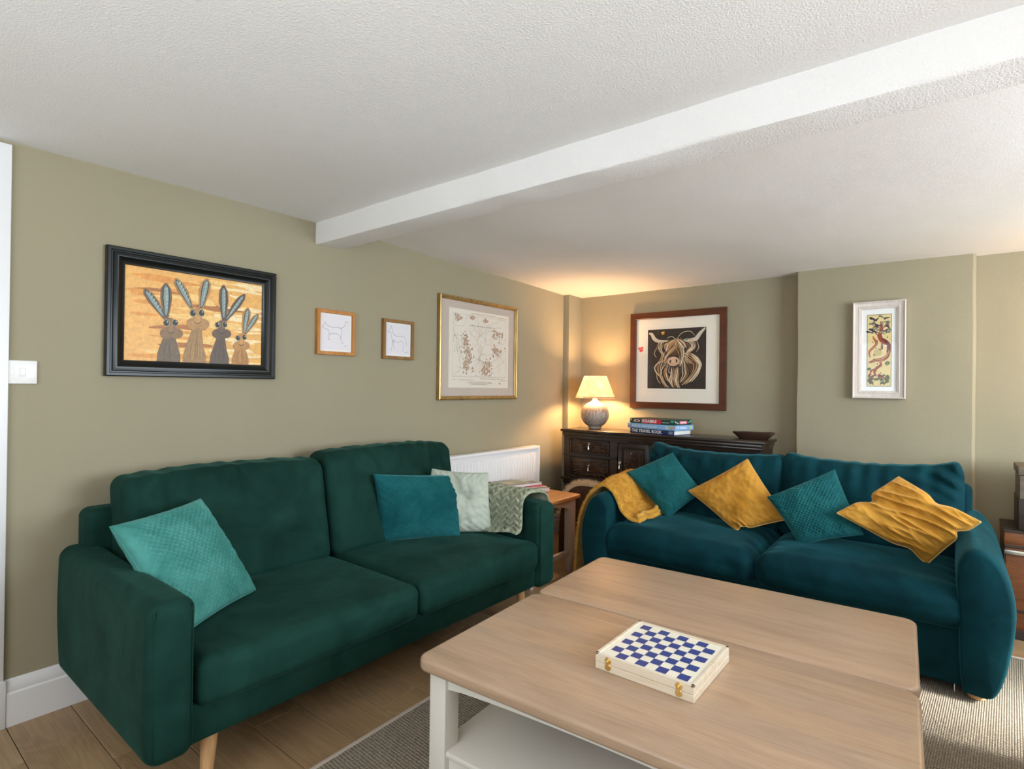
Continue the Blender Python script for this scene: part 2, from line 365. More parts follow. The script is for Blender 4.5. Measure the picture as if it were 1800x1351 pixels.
class Art:
    """flat print: coloured patches in picture space (0..1, 0..1), each a hair above the last"""
    def __init__(s, O, U, V_, N, w, h, depth):
        s.O, s.U, s.V, s.N = map(Vector, (O, U, V_, N)); s.w, s.h, s.d = w, h, depth; s.v = []; s.f = []; s.c = []; s.k = 0; s.dl = 1.6e-5
    def P(s, u, v): return s.O + s.U*(u*s.w) + s.V*(v*s.h) + s.N*(s.d + s.k*s.dl)
    def poly(s, pts, col):
        s.k += 1; b = len(s.v)
        cx = sum(p[0] for p in pts)/len(pts); cy = sum(p[1] for p in pts)/len(pts)
        s.v.append(s.P(cx, cy)); s.v += [s.P(*p) for p in pts]; n = len(pts)
        for i in range(n): s.f.append((b, b+1+i, b+1+(i+1) % n)); s.c.append(col)
    def rect(s, a, b, c, d, col): s.poly([(a, b), (c, b), (c, d), (a, d)], col)
    def ell(s, cx, cy, rx, ry, col, rot=0, n=22, p=1.0):
        a = s.w/s.h; pts = []
        for i in range(n):
            t = 2*PI*i/n; x = rx*math.cos(t); y = ry*math.sin(t)*(1 if p == 1 else (.55+.45*math.sin(t*.5+PI/4)**2*p))
            # rotate in metric space
            X = x*math.cos(rot)-y/a*math.sin(rot)*1.0; Y = x*a*math.sin(rot)+y*math.cos(rot); pts.append((cx+X, cy+Y))
        s.poly(pts, col)
    def stroke(s, pts, wd, col, taper=True, n=8):
        P = smooth_path(pts, n); s.k += 1; b = len(s.v); N = len(P)
        for i, (u, v) in enumerate(P):
            u0, v0 = P[max(i-1, 0)]; u1, v1 = P[min(i+1, N-1)]; dx = (u1-u0)*s.w; dy = (v1-v0)*s.h; L = math.hypot(dx, dy) or 1
            t = i/(N-1); w_ = wd*(math.sin(PI*min(1, t*.9+.06))**.7 if taper else 1)/2
            s.v.append(s.P(u - dy/L*w_/s.w, v + dx/L*w_/s.h)); s.v.append(s.P(u + dy/L*w_/s.w, v - dx/L*w_/s.h))
        for i in range(N-1): s.f.append((b+2*i, b+2*i+1, b+2*i+3, b+2*i+2)); s.c.append(col)
    def build(s, name, m, parent):
        o = obj(name, s.v, s.f, m, parent); me = o.data
        at = me.color_attributes.new('Col', 'FLOAT_COLOR', 'CORNER'); buf = []
        for p, c in zip(me.polygons, s.c): buf += [*c, 1.0]*p.loop_total
        at.data.foreach_set('color', buf); return o
def smooth_path(pts, n=8):
    if len(pts) < 3: return [tuple(a+(b-a)*k/n for a, b in zip(pts[0], pts[-1])) for k in range(n+1)]
    out = []; P = [pts[0]]+list(pts)+[pts[-1]]
    for i in range(1, len(P)-2):
        p0, p1, p2, p3 = P[i-1:i+3]
        for k in range(n):
            t = k/n; out.append(tuple(.5*(2*b + (c-a)*t + (2*a-5*b+4*c-d)*t*t + (3*b-a-3*c+d)*t**3) for a, b, c, d in zip(p0, p1, p2, p3)))
    out.append(tuple(pts[-1])); return out
def text(name, body, size, O, U, V_, m, parent, font_scale_x=1.0, bold=0.0, depth=.0004, align='LEFT'):
    cu = bpy.data.curves.new('t', 'FONT'); cu.body = body; cu.size = size; cu.align_x = align; cu.align_y = 'CENTER'; cu.offset = bold; cu.resolution_u = 3
    t = bpy.data.objects.new('t', cu); COL.objects.link(t); bpy.context.view_layer.update()
    dg = bpy.context.evaluated_depsgraph_get(); me = bpy.data.meshes.new_from_object(t.evaluated_get(dg)); bpy.data.objects.remove(t)
    U = Vector(U).normalized(); V_ = Vector(V_).normalized(); N = U.cross(V_)
    for v in me.vertices: v.co = Vector(O) + U*v.co.x*font_scale_x + V_*v.co.y + N*depth
    me.materials.clear(); me.name = name
    return link_mesh(name, me, m, parent)

# ------------------------------------------------------------------ ROOM SHELL
def wobble_grid(name, O, U, V_, w, h, m, nu=40, nv=30, amp=.004, sc=1.6, seed=0):
    O, U, V_ = map(Vector, (O, U, V_)); N = U.cross(V_); V = []; F = []
    for i in range(nu+1):
        for j in range(nv+1):
            p = O+U*(w*i/nu)+V_*(h*j/nv); V.append(p+N*amp*mnoise.noise(p*sc+Vector((seed, 0, 0))))
    for i in range(nu):
        for j in range(nv): a = i*(nv+1)+j; F.append((a, a+nv+1, a+nv+2, a+1))
    return struct(obj(name, V, F, m, None, smooth=True))
XR, YF = 5.2, -2.0
# floor slab with every board as a part
fl = struct(box('floor', -.05, XR+.05, YF-.05, 4.45, -.06, -.004, M['gap'], None, 0))
PW = .19
def plank_mesh(L):
    bm = bmesh.new(); add_box(bm, 0, L-.0025, 0, PW-.0025, -.008, 0, .0012, 1); me = bpy.data.meshes.new('plank'); bm.to_mesh(me); bm.free(); me.materials.append(M['plank']); return me
pm = {}
y = 4.45-PW*34
row = 0
while y < 4.4:
    if y > YF-.1:
        x = -.02 - [.0, .55, .95, .30, .75][row % 5]
        while x < XR:
            x0 = max(x, -.02); L = round(min(x+1.28, XR) - x0, 3)
            if L > .02:
                me = pm.setdefault(L, None) or plank_mesh(L); pm[L] = me
                o = bpy.data.objects.new('floor_plank', me); COL.objects.link(o); o.location = (x0, y, 0); o.parent = fl
            x += 1.28
    y += PW; row += 1
HN = 2.147
wobble_grid('wall_left', (0, YF, 0), (0, 1, 0), (0, 0, 1), 4.36-YF, 2.16, M['wall'], 60, 24, .004, 1.5, 3)
# back wall: recess, chimney breast, right recess - one continuous plastered surface
def back_wall():
    bm = bmesh.new()
    path = [(.0, 4.36), (1.845, 4.36), (1.858, 4.27), (1.872, 4.25), (2.806, 4.25), (2.820, 4.262), (2.824, 4.335), (XR, 4.335)]
    # refine path
    pts = []
    for a, b in zip(path, path[1:]):
        k = max(1, int(abs(b[0]-a[0])/.06)); pts += [(a[0]+(b[0]-a[0])*i/k, a[1]+(b[1]-a[1])*i/k) for i in range(k)]
    pts.append(path[-1]); nz = 30; V = []; F = []
    for (x, y_) in pts:
        for j in range(nz+1):
            z = 2.16*j/nz; dy = .006*mnoise.noise(Vector((x*2.0, z*2.4, 9))) + .004*mnoise.noise(Vector((x*5, z*4, 3)))
            dx = .008*mnoise.noise(Vector((4, z*3.1, x*.2))) if 1.8 < x < 2.85 else 0
            V.append((x+dx, y_+dy, z))
    for i in range(len(pts)-1):
        for j in range(nz): a = i*(nz+1)+j; F.append((a, a+nz+1, a+nz+2, a+1))
    return struct(obj('wall_back', V, F, M['wall'], None, angle=.5))
back_wall()
# boxed pipe casing in the corner
struct(box('trim_1', -.02, .06, 4.15, 4.40, 0, 2.16, M['wall'], None, .004))
# window walls behind and beside the camera
def wall_with_hole(name, axis, pos, a0, a1, h0, h1, z0, z1, t):
    bm = bmesh.new()
    for (p0, p1, q0, q1) in ((a0, h0, 0, 2.16), (h1, a1, 0, 2.16), (h0, h1, 0, z0), (h0, h1, z1, 2.16)):
        if axis == 'y': add_box(bm, p0, p1, min(pos, pos+t), max(pos, pos+t), q0, q1)
        else: add_box(bm, min(pos, pos+t), max(pos, pos+t), p0, p1, q0, q1)
    return struct(from_bm(name, bm, M['wall']))
wall_with_hole('wall_front', 'y', YF, 0, XR, 1.1, 3.5, .85, 2.05, -.2)
wall_with_hole('wall_right', 'x', XR, YF, 4.36, 1.3, 3.3, .80, 2.05, .2)
def window(name, axis, pos, a0, a1, z0, z1):
    bm = bmesh.new(); bars = [(a0, a0+.06, z0, z1), (a1-.06, a1, z0, z1), (a0, a1, z0, z0+.06), (a0, a1, z1-.06, z1)]
    k = 3
    for i in range(1, k): c = a0+(a1-a0)*i/k; bars.append((c-.025, c+.025, z0, z1))
    for (p, q, r, s) in bars:
        if axis == 'y': add_box(bm, p, q, pos-.05, pos, r, s, .004, 1)
        else: add_box(bm, pos, pos+.05, p, q, r, s, .004, 1)
    struct(from_bm(name, bm, M['white']))
window('window_1', 'y', YF-.02, 1.1, 3.5, .85, 2.05)
window('window_2', 'x', XR+.02, 1.3, 3.3, .80, 2.05)
# ceilings
wobble_grid('ceiling', (0, 1.78, HN), (1, 0, 0), (0, -1, 0), XR, 1.78-YF, M['ceil'], 40, 30, .006, 1.5, 1)
def far_ceiling():
    V = []; F = []; nx, ny = 44, 24
    for i in range(nx+1):
        for j in range(ny+1):
            x = XR*i/nx; y_ = 1.78+(4.37-1.78)*j/ny; V.append((x, y_, 2.146-.060*(y_-1.78)/2.58+.006*mnoise.noise(Vector((x*1.6, y_*1.6, 5)))))
    for i in range(nx):
        for j in range(ny): a = i*(ny+1)+j; F.append((a, a+1, a+ny+2, a+ny+1))
    return struct(obj('ceiling_far', V, F, M['ceilfar'], None, smooth=True))
fc = far_ceiling(); fc.name = 'ceiling'
# plastered beam across the ceiling
def beam():
    V = []; F = []; n = 120; sec = [(1.697, 2.165), (1.697, 2.04), (1.700, 2.029), (1.708, 2.026), (1.86, 2.034), (1.870, 2.036), (1.876, 2.044), (1.888, 2.165)]
    for i in range(n+1):
        x = XR*i/n
        for k, (y_, z) in enumerate(sec):
            a = .006*mnoise.noise(Vector((x*3, k*.35, 1))) + .0025*mnoise.noise(Vector((x*14, k*.5, 2)))
            V.append((x, y_+a, z+a*.8))
    m = len(sec)
    for i in range(n):
        for k in range(m-1): F.append((i*m+k, i*m+k+1, (i+1)*m+k+1, (i+1)*m+k))
    return struct(obj('trim_2', V, F, M['ceil'], None, angle=.9))
beam()
# white skirting with moulded top, along the left wall
def skirting():
    prof = [(0.0, 0), (.019, 0), (.019, .118), (.013, .124), (.015, .136), (.012, .155), (.005, .168), (0, .170)]
    V = []; F = []
    for y_ in (YF, 4.15):
        for (d, z) in prof: V.append((d, y_, z))
    m = len(prof)
    for k in range(m-1): F.append((k, k+1, m+k+1, m+k))
    F.append(tuple(range(m))); F.append(tuple(range(m, 2*m))[::-1])
    struct(obj('baseboard_left', V, F, M['white'], None, angle=.5))
skirting()
# white door casing at the left edge of the view
bm = bmesh.new(); add_box(bm, -.01, .016, .22, .450, .168, 2.130, .003); add_box(bm, -.01, .024, .20, .456, 0, .172, .003)
struct(from_bm('trim_3', bm, M['white'], None, angle=.6))
bm = bmesh.new(); add_box(bm, 1.85, 2.83, 4.225, 4.26, 0, .15, .004); add_box(bm, 2.83, XR, 4.305, 4.345, 0, .15, .004)
struct(from_bm('baseboard_back', bm, M['white'], None, angle=.6))

# ------------------------------------------------------------------ light switch
t = thing('light_switch', (0.0, .49, 1.3), 'white square single light switch plate beside the white door casing', 'light switch')
box('plate', .001, .010, .448, .532, 1.256, 1.343, M['plastic'], t, .003)
box('rocker', .0095, .0145, .481, .498, 1.284, 1.315, M['plastic'], t, .0015)
for yy in (.459, .521):
    bm = bmesh.new(); bmesh.ops.create_cone(bm, cap_ends=True, segments=12, radius1=.0035, radius2=.003, depth=.002, matrix=Matrix.Translation((.0108, yy, 1.2995)) @ Matrix.Rotation(PI/2, 4, 'Y'))
    from_bm('screw', bm, M['chrome'], t)

# ------------------------------------------------------------------ pictures
LU, LV, LN = (0, 1, 0), (0, 0, 1), (1, 0, 0)      # left wall: u along +y
BU, BV, BN = (1, 0, 0), (0, 0, 1), (0, -1, 0)     # back wall
def picture(name, O, U, V_, N, w, h, prof, mat, label, group=None, fr_name='frame'):
    O = Vector(O); t = thing(name, tuple(O), label, 'picture', group)
    Vs, F = frame_vf(O, U, V_, N, w, h, prof); obj(fr_name, Vs, F, mat, t, angle=.5); return t
def panel(name, O, U, V_, N, a0, a1, b0, b1, d0, d1, m, t):
    O, U, V_, N = map(Vector, (O, U, V_, N)); Vs = []
    if d1 is None:
        return obj(name, [O+U*a+V_*b+N*d0 for a, b in ((a0, b0), (a1, b0), (a1, b1), (a0, b1))], [(0, 1, 2, 3)], m, t)
    for d in (d0, d1):
        for a, b in ((a0, b0), (a1, b0), (a1, b1), (a0, b1)): Vs.append(O+U*a+V_*b+N*d)
    return obj(name, Vs, [(3, 2, 1, 0), (4, 5, 6, 7), (0, 1, 5, 4), (1, 2, 6, 5), (2, 3, 7, 6), (3, 0, 4, 7)], m, t)
# -- hares painting
O = (.002, .742, 1.292); W, H = .722, .534
hp = picture('picture_frame', O, LU, LV, LN, W, H, [(0, 0), (0, .022), (.004, .026), (.014, .026), (.017, .023), (.021, .023), (.024, .028), (.034, .030), (.040, .029), (.046, .024), (.060, .016), (.066, .014), (.068, .010), (.068, .004)], M['black'],
             'black moulded frame round a painting of four long-eared hares on golden wood')
panel('board', O, LU, LV, LN, .05, W-.05, .05, H-.05, .001, .008, M['artwood'], hp)
a = Art(Vector(O)+Vector((0, .066, .066)), LU, LV, LN, W-.132, H-.132, .0085)
GB = lin((236, 176, 92))
a.rect(0, 0, 1, 1, GB)
random.seed(3)
for i in range(70):   # streaked wood grain, darker amber to the left, paler to the right
    u = random.random()*.9; v = random.random(); L = .1+random.random()*.35
    k = u+random.random()*.25; c = lin((226, 150, 60)) if k < .35 else (lin((244, 200, 120)) if k < .75 else lin((250, 222, 168)))
    if random.random() < .18 and u < .5: c = lin((176, 108, 40))
    u1 = min(1, u+L); a.stroke([(u, v), ((u+u1)/2, min(.995, max(.005, v+.02*random.uniform(-1, 1)))), (u1, v)], .006+.018*random.random()*(1 if .03 < v < .97 else .2), c)
def hare(cx, neck, hd, s, body, face, ears, tilt=0):
    ec = lin((132, 148, 142)); dk = lin((26, 24, 24))
    top = hd[1]
    a.poly([(cx-.085*s, 0), (cx-.080*s, .10*s), (cx-.05*s, .24*s), (hd[0]-.025*s, hd[1]-.08*s), (hd[0]+.03*s, hd[1]-.08*s), (cx+.055*s, .18*s), (cx+.075*s, .08*s), (cx+.075*s, 0)], body)
    for k in range(10):
        kk = random.choice((.75, 1.3)); x = cx+random.uniform(-.05, .05)*s; a.stroke([(x, .02), (x+.01*random.uniform(-1, 1), .14*s), (hd[0]+(x-cx)*.3, hd[1]-.14*s)], .0035, tuple(min(1, q*kk) for q in body))
    for (ex, ey) in ears:
        bx, by = hd[0]+(.022*s if ex > hd[0] else -.03*s), hd[1]+.07*s
        def ear(sc, col, push=0):
            dx, dy = ex-bx, ey-by; L = math.hypot(dx*1.5, dy); px, py = -dy/L, dx*1.5/L
            pts = []
            for q, wd in ((.0+push, .012), (.3, .028), (.6, .042), (.85, .036), (1.0-push*.6, .008)):
                pts.append((bx+dx*q+px*wd*sc*s, by+dy*q+py*wd*sc*s*.5))
            for q, wd in ((1.0-push*.6, -.008), (.85, -.036), (.6, -.042), (.3, -.028), (.0+push, -.012)):
                pts.append((bx+dx*q+px*wd*sc*s, by+dy*q+py*wd*sc*s*.5))
            a.poly(pts, col)
        ear(.95, body if ex < hd[0] else face); ear(.60, dk, .10); ear(.42, ec, .13)
        for k in range(6):
            q = .3+.1*k; x = bx+(ex-bx)*q; y_ = by+(ey-by)*q; a.stroke([(x, y_), (x+.010*s, y_+.035*s)], .003, lin((190, 200, 190)))
    a.ell(hd[0], hd[1]+.03*s, .036*s, .07*s, body); a.ell(hd[0], hd[1]+.01*s, .026*s, .085*s, face)
    a.ell(hd[0]-.03*s, hd[1]-.075*s, .042*s, .060*s, face); a.ell(hd[0]+.04*s, hd[1]-.065*s, .046*s, .058*s, face)
    a.ell(hd[0]+.004*s, hd[1]-.02*s, .016*s, .045*s, tuple(min(1, q*1.25) for q in face))
    a.stroke([(hd[0]-.02*s, hd[1]-.052*s), (hd[0]+.005*s, hd[1]-.066*s), (hd[0]+.028*s, hd[1]-.045*s)], .0035, dk)
    for sx in (-1, 1):
        ex, ey = hd[0]+sx*.030*s, hd[1]+.045*s+sx*.006
        a.ell(ex, ey, .0225*s, .040*s, lin((196, 172, 124))); a.ell(ex, ey, .019*s, .034*s, dk); a.ell(ex+.007*s, ey+.014*s, .0035*s, .006*s, (.9, .9, .9))
b1, b2, b3, b4 = lin((104, 82, 58)), lin((156, 118, 70)), lin((92, 72, 58)), lin((176, 124, 66))
hare(.295, 0, (.300, .385), 1.0, b1, lin((134, 100, 62)), ((.125, .77), (.265, .86)))
hare(.475, 0, (.485, .52), 1.05, b2, lin((178, 132, 76)), ((.330, .93), (.555, 1.00-.02)))
hare(.660, 0, (.665, .42), .92, b3, lin((100, 76, 60)), ((.680, .93), (.850, .86)))
hare(.825, 0, (.825, .29), .85, b4, lin((186, 134, 74)), ((.878, .70), (.985-.02, .64)))
a.build('painting', M['artwood'], hp)
# -- two small line drawings
def small(O, W, H, mat, label, lines):
    t = picture('picture_frame', O, LU, LV, LN, W, H, [(0, 0), (0, .020), (.001, .022), (.018, .022), (.019, .021), (.019, .004)], mat, label, 'small framed line drawings')
    panel('mount', O, LU, LV, LN, .012, W-.012, .012, H-.012, .001, .008, M['matw'], t)
    a = Art(Vector(O)+Vector((0, .03, .03)), LU, LV, LN, W-.06, H-.06, .0085)
    a.rect(0, 0, 1, 1, lin((226, 222, 228)))
    for l in lines: a.stroke(l, .0016, lin((96, 90, 96)), False, 6)
    a.build('drawing', M['print'], t)
    panel('glass', O, LU, LV, LN, .019, W-.019, .019, H-.019, .0120, None, M['glass'], t)
small((.002, 1.700, 1.433), .245, .248, M['oakframe'], 'small honey-wood frame with a one-line drawing of a walking dog, nearer the hares', [
    [(.04, .66), (.10, .72), (.14, .80), (.18, .73), (.34, .66), (.52, .67), (.68, .66), (.80, .72), (.86, .86), (.94, .84)],
    [(.04, .66), (.12, .60), (.22, .58), (.28, .44), (.24, .30), (.30, .30)], [(.28, .44), (.44, .48), (.60, .46), (.68, .34), (.72, .22), (.78, .22)], [(.68, .66), (.72, .52), (.68, .34)], [(.80, .12), (.92, .15)]])
small((.002, 2.146, 1.430), .243, .243, M['oakframe2'], 'small bronze-brown frame with a one-line drawing of a standing horse, nearer the map', [
    [(.08, .72), (.16, .88), (.20, .96), (.24, .86), (.32, .66), (.50, .62), (.72, .64), (.84, .54), (.88, .34)],
    [(.08, .72), (.18, .74), (.22, .60), (.26, .44), (.24, .12)], [(.26, .44), (.36, .50), (.30, .38), (.38, .14)], [(.26, .44), (.50, .42), (.68, .46), (.74, .30), (.70, .12)], [(.82, .08), (.94, .11)]])
# -- map
O = (.002, 2.608, 1.173); W, H = .850, .718
mp = picture('picture_frame', O, LU, LV, LN, W, H, [(0, 0), (0, .020), (.003, .027), (.010, .030), (.016, .027), (.018, .022), (.021, .022), (.026, .016), (.028, .010), (.028, .003)], M['gold'],
             'large antique-gold frame holding a faded sepia map, nearest the corner lamp')
panel('mount', O, LU, LV, LN, .02, W-.02, .02, H-.02, .001, .007, M['matp'], mp)
a = Art(Vector(O)+Vector((0, .105, .085)), LU, LV, LN, W-.20, H-.165, .0075)
a.dl = 5e-6; MC = lin((224, 218, 206)); BR = lin((176, 150, 132)); BR2 = lin((184, 162, 140))
a.rect(0, 0, 1, 1, MC)
for p in ([(.06, .15), (.95, .15)], [(.06, .15), (.06, .94)], [(.06, .94), (.95, .94)], [(.95, .15), (.95, .94)], [(.05, .14), (.96, .14)]): a.stroke(p, .0014, BR2, False)
random.seed(11)
for (cx, cy, sx, sy, k) in ((.30, .42, .09, .16, 110), (.27, .28, .05, .10, 50), (.62, .26, .08, .10, 80), (.60, .22, .1, .06, 30), (.78, .50, .08, .07, 70), (.78, .72, .09, .06, 60), (.25, .62, .05, .08, 40), (.14, .88, .06, .05, 30), (.36, .91, .04, .03, 22), (.58, .9, .05, .03, 18)):
    for i in range(k):
        x = random.gauss(cx, sx*.5); y_ = random.gauss(cy, sy*.5)
        if .07 < x < .94 and .16 < y_ < .93: r_ = .004+.012*random.random(); a.ell(x, y_, r_, r_*random.uniform(.5, 1.4), random.choice((BR, BR2, lin((190, 166, 146)))), random.random()*3, 7)
for i in range(46):
    x, y_ = random.uniform(.08, .92), random.uniform(.18, .92); an = random.uniform(0, 2*PI); pts = [(x, y_)]
    for k in range(5): an += random.uniform(-.7, .7); x += .06*math.cos(an); y_ += .06*math.sin(an); x = min(.94, max(.07, x)); y_ = min(.93, max(.16, y_)); pts.append((x, y_))
    a.stroke(pts, .0013, BR2, False, 4)
for i in range(14): a.stroke([(.33+.026*i, .80), (.335+.026*i, .812)], .005, lin((120, 110, 104)), False, 1)
for (x0, y0) in ((.08, .66), (.08, .46), (.72, .66)):
    for i in range(5): a.stroke([(x0+.05*i, y0), (x0+.006+.05*i, y0+.008)], .005, lin((120, 110, 104)), False, 1)
for (x0, x1, y0) in ((.35, .75, .965), (.78, .95, .96), (.15, .40, .10), (.30, .68, .075), (.32, .70, .06), (.35, .62, .045), (.06, .1, .10), (.85, .95, .10), (.5, .9, .12)):
    x = x0
    while x < x1: a.stroke([(x, y0), (x+.012, y0)], .0035, BR2, False, 1); x += .018
a.ell(.84, .06, .012, .014, BR2)
a.build('map', M['print'], mp)
panel('glass', O, LU, LV, LN, .027, W-.027, .027, H-.027, .015, None, M['glass'], mp)
# -- highland cow
O = (.560, 4.352, 1.105); W, H = .800, .795
cp = picture('picture_frame', O, BU, BV, BN, W, H, [(0, 0), (0, .018), (.002, .021), (.048, .024), (.051, .022), (.053, .018), (.053, .002)], M['walnut'],
             'large red-brown frame with a shaggy highland cow on black, above the sideboard')
panel('mount', O, BU, BV, BN, .04, W-.04, .04, H-.04, .001, .006, M['mat'], cp)
Vs, F = frame_vf(Vector(O)+Vector((.135, -.006, .145)), BU, BV, BN, .525, .525, [(0, 0), (.002, .0015), (.004, 0)]); obj('mount_bevel', Vs, F, M['matw'], cp)
a = Art(Vector(O)+Vector((.155, 0, .165)), BU, BV, BN, .487, .487, .0064)
DK = lin((46, 36, 31)); CR = lin((232, 216, 188)); TN = lin((186, 146, 100)); BW = lin((118, 82, 52)); PK = lin((226, 190, 158))
a.rect(0, 0, 1, 1, DK)
a.stroke([(.02, .94), (.07, .92), (.12, .84), (.20, .80), (.36, .80)], .030, lin((214, 204, 188))); a.stroke([(.985, .985), (.90, .90), (.84, .82), (.76, .80), (.62, .80)], .032, lin((214, 204, 188)))
a.ell(.47, .68, .13, .13, lin((92, 64, 42))); a.ell(.80, .38, .09, .14, lin((84, 58, 38)))
random.seed(5)
def lock(pts, wd, cs, n=7, sp=.02):
    for i in range(n):
        o = (i-(n-1)/2)*sp; q = [(p[0]+o*(.6+.5*math.sin(k*1.3+i)), p[1]+o*.4*math.cos(k+i)) for k, p in enumerate(pts)]
        a.stroke([(min(.985, max(.015, x)), min(.985, max(.012, y_))) for x, y_ in q], .42*wd*random.uniform(.4, 1.3), random.choice(cs), True, 7)
lock([(.34, .80), (.24, .76), (.21, .66), (.26, .57), (.24, .48), (.20, .42)], .012, (CR, TN, BW, CR), 8, .018)
lock([(.66, .80), (.75, .76), (.78, .68), (.70, .60), (.68, .50), (.76, .42)], .012, (CR, TN, BW, CR), 8, .018)
lock([(.33, .50), (.24, .42), (.20, .30), (.26, .15), (.36, .02)], .018, (CR, TN, CR, BW), 8, .022)
lock([(.68, .58), (.82, .50), (.88, .38), (.80, .22), (.66, .08)], .022, (CR, TN, CR, BW, TN), 10, .022)
lock([(.64, .48), (.66, .34), (.66, .22), (.58, .10)], .016, (TN, CR, BW), 6, .018)
lock([(.36, .40), (.33, .28), (.36, .16), (.42, .08)], .014, (CR, TN), 5, .016)
lock([(.45, .36), (.46, .24), (.43, .12), (.46, .01)], .016, (CR, TN, BW), 6, .016)
lock([(.53, .36), (.52, .24), (.50, .12), (.54, .01)], .016, (CR, TN), 6, .016)
a.ell(.455, .455, .105, .078, PK); a.ell(.455, .405, .07, .035, lin((214, 172, 140)))
a.ell(.405, .455, .014, .030, lin((50, 44, 44)), -.3); a.ell(.512, .462, .014, .032, lin((50, 44, 44)), .3)
a.stroke([(.36, .385), (.45, .37), (.55, .385)], .007, DK)
lock([(.52, .82), (.48, .70), (.38, .60), (.32, .50), (.36, .40)], .016, (CR, TN, CR, BW), 9, .020)
lock([(.50, .82), (.44, .78), (.36, .72), (.33, .62)], .024, (CR, TN, CR), 7, .020)
lock([(.52, .82), (.56, .70), (.60, .58), (.58, .44), (.56, .38)], .014, (CR, TN, CR, BW), 8, .018)
lock([(.54, .82), (.62, .76), (.66, .66)], .022, (TN, CR, BW), 6, .018)
for p in ([(.34, .84), (.42, .87), (.50, .82)], [(.50, .80), (.60, .92), (.74, .94), (.82, .86)], [(.17, .70), (.12, .60), (.16, .52)], [(.84, .80), (.88, .68), (.84, .60)], [(.86, .52), (.93, .40), (.90, .30)], [(.16, .30), (.18, .16), (.24, .08)], [(.40, .38), (.38, .28), (.44, .26)]):
    a.stroke(p, .004, CR)
def fly(ax_, cx, cy, s, c1, c2):
    ax_.ell(cx-.4*s, cy+.3*s, .5*s, .55*s, c1, .5); ax_.ell(cx+.45*s, cy+.5*s, .45*s, .5*s, c1, -.5); ax_.ell(cx-.1*s, cy-.5*s, .35*s, .4*s, c2); ax_.ell(cx+.5*s, cy-.3*s, .35*s, .4*s, c2)
fly(a, .27, .93, .032, lin((222, 186, 80)), lin((200, 120, 40))); fly(a, .68, .81, .024, lin((92, 140, 152)), lin((70, 110, 120)))
a.stroke([(.14, .95), (.20, .97), (.18, .91), (.14, .93)], .002, lin((110, 96, 84)))
a.build('painting', M['art'], cp)
b = Art(Vector(O)+Vector((.053, 0, .053)), BU, BV, BN, W-.106, H-.106, .0066); fly(b, .055, .635, .036, lin((222, 88, 96)), lin((206, 64, 76))); b.build('butterfly', M['print'], cp)
panel('glass', O, BU, BV, BN, .052, W-.052, .052, H-.052, .013, None, M['glass'], cp)
# -- white frame on the chimney breast
O = (2.201, 4.243, 1.222); W, H = .284, .620
wp = picture('picture_frame', O, BU, BV, BN, W, H, [(0, 0), (0, .030), (.003, .034), (.006, .034), (.012, .026), (.030, .020), (.034, .022), (.036, .018), (.042, .018), (.044, .014), (.048, .014), (.049, .004)], M['whitewash'],
             'tall narrow whitewashed frame with a swirling russet and green print, on the chimney breast')
panel('mount', O, BU, BV, BN, .04, W-.04, .04, H-.04, .001, .006, M['matw'], wp)
a = Art(Vector(O)+Vector((.077, 0, .077)), BU, BV, BN, .132, .465-.005, .0064)
a.rect(0, 0, 1, 1, lin((30, 28, 30))); a.rect(.02, .006, .98, .994, lin((222, 200, 140)))
RS, RD, GN, NV = lin((146, 62, 34)), lin((96, 34, 30)), lin((84, 98, 42)), lin((46, 44, 62))
random.seed(9)
for (p, w_, c) in (([(.56, .90), (.60, .78), (.52, .70), (.66, .62), (.88, .58), (.90, .48), (.80, .40)], .026, RS), ([(.90, .52), (.84, .42), (.60, .37), (.34, .36), (.08, .33)], .024, RS),
        ([(.62, .66), (.78, .62), (.88, .54), (.82, .47)], .020, RD), ([(.52, .36), (.58, .30), (.40, .25), (.32, .19), (.42, .14)], .016, RS), ([(.34, .24), (.20, .22), (.14, .17)], .011, RS),
        ([(.14, .40), (.10, .48), (.26, .54), (.40, .60), (.30, .66), (.24, .70)], .016, lin((172, 92, 44))), ([(.30, .42), (.46, .50), (.60, .52), (.62, .60)], .014, RD), ([(.64, .80), (.80, .86), (.92, .83)], .008, RS), ([(.54, .80), (.36, .84), (.20, .80)], .008, RS), ([(.46, .70), (.30, .76), (.16, .74)], .007, RD)):
    a.stroke(p, w_, c)
a.ell(.45, .47, .17, .045, lin((190, 170, 106))); a.ell(.78, .56, .04, .012, (.8, .75, .7))
for i in range(26): x, y_ = random.uniform(.05, .9), random.uniform(.72, .97); a.stroke([(x, y_), (x+random.uniform(-.1, .16), y_+.02), (min(.95, x+.22), min(.98, y_+random.uniform(-.03, .05)))], .010, random.choice((NV, NV, lin((110, 112, 92)), lin((150, 140, 100)))))
for i in range(26): x, y_ = random.uniform(.06, .8), random.uniform(.02, .14); a.stroke([(x, y_), (x+.06, y_+.03), (min(.95, x+.14), y_+random.uniform(-.01, .05))], .010, random.choice((GN, GN, lin((60, 74, 34)), lin((140, 40, 44)))))
for (cx, cy, s) in ((.84, .315, .10), (.10, .24, .07), (.12, .08, .09), (.84, .10, .09)): a.stroke([(cx+s*(1-t/14)*math.cos(t*.9), cy+s*.29*(1-t/14)*math.sin(t*.9)) for t in range(13)], .006, GN, False, 4)
for p in ([(.3, .40), (.5, .37), (.8, .42), (.9, .5)], [(.25, .36), (.5, .34), (.7, .38)], [(.60, .62), (.56, .54), (.66, .48)]): a.stroke(p, .003, lin((232, 190, 130)))
for i in range(14): a.ell(random.uniform(.08, .9), random.uniform(.04, .7), .03, .008, random.choice((lin((140, 36, 44)), lin((60, 50, 80)))), random.random()*3, 7)
a.build('painting', M['art'], wp)
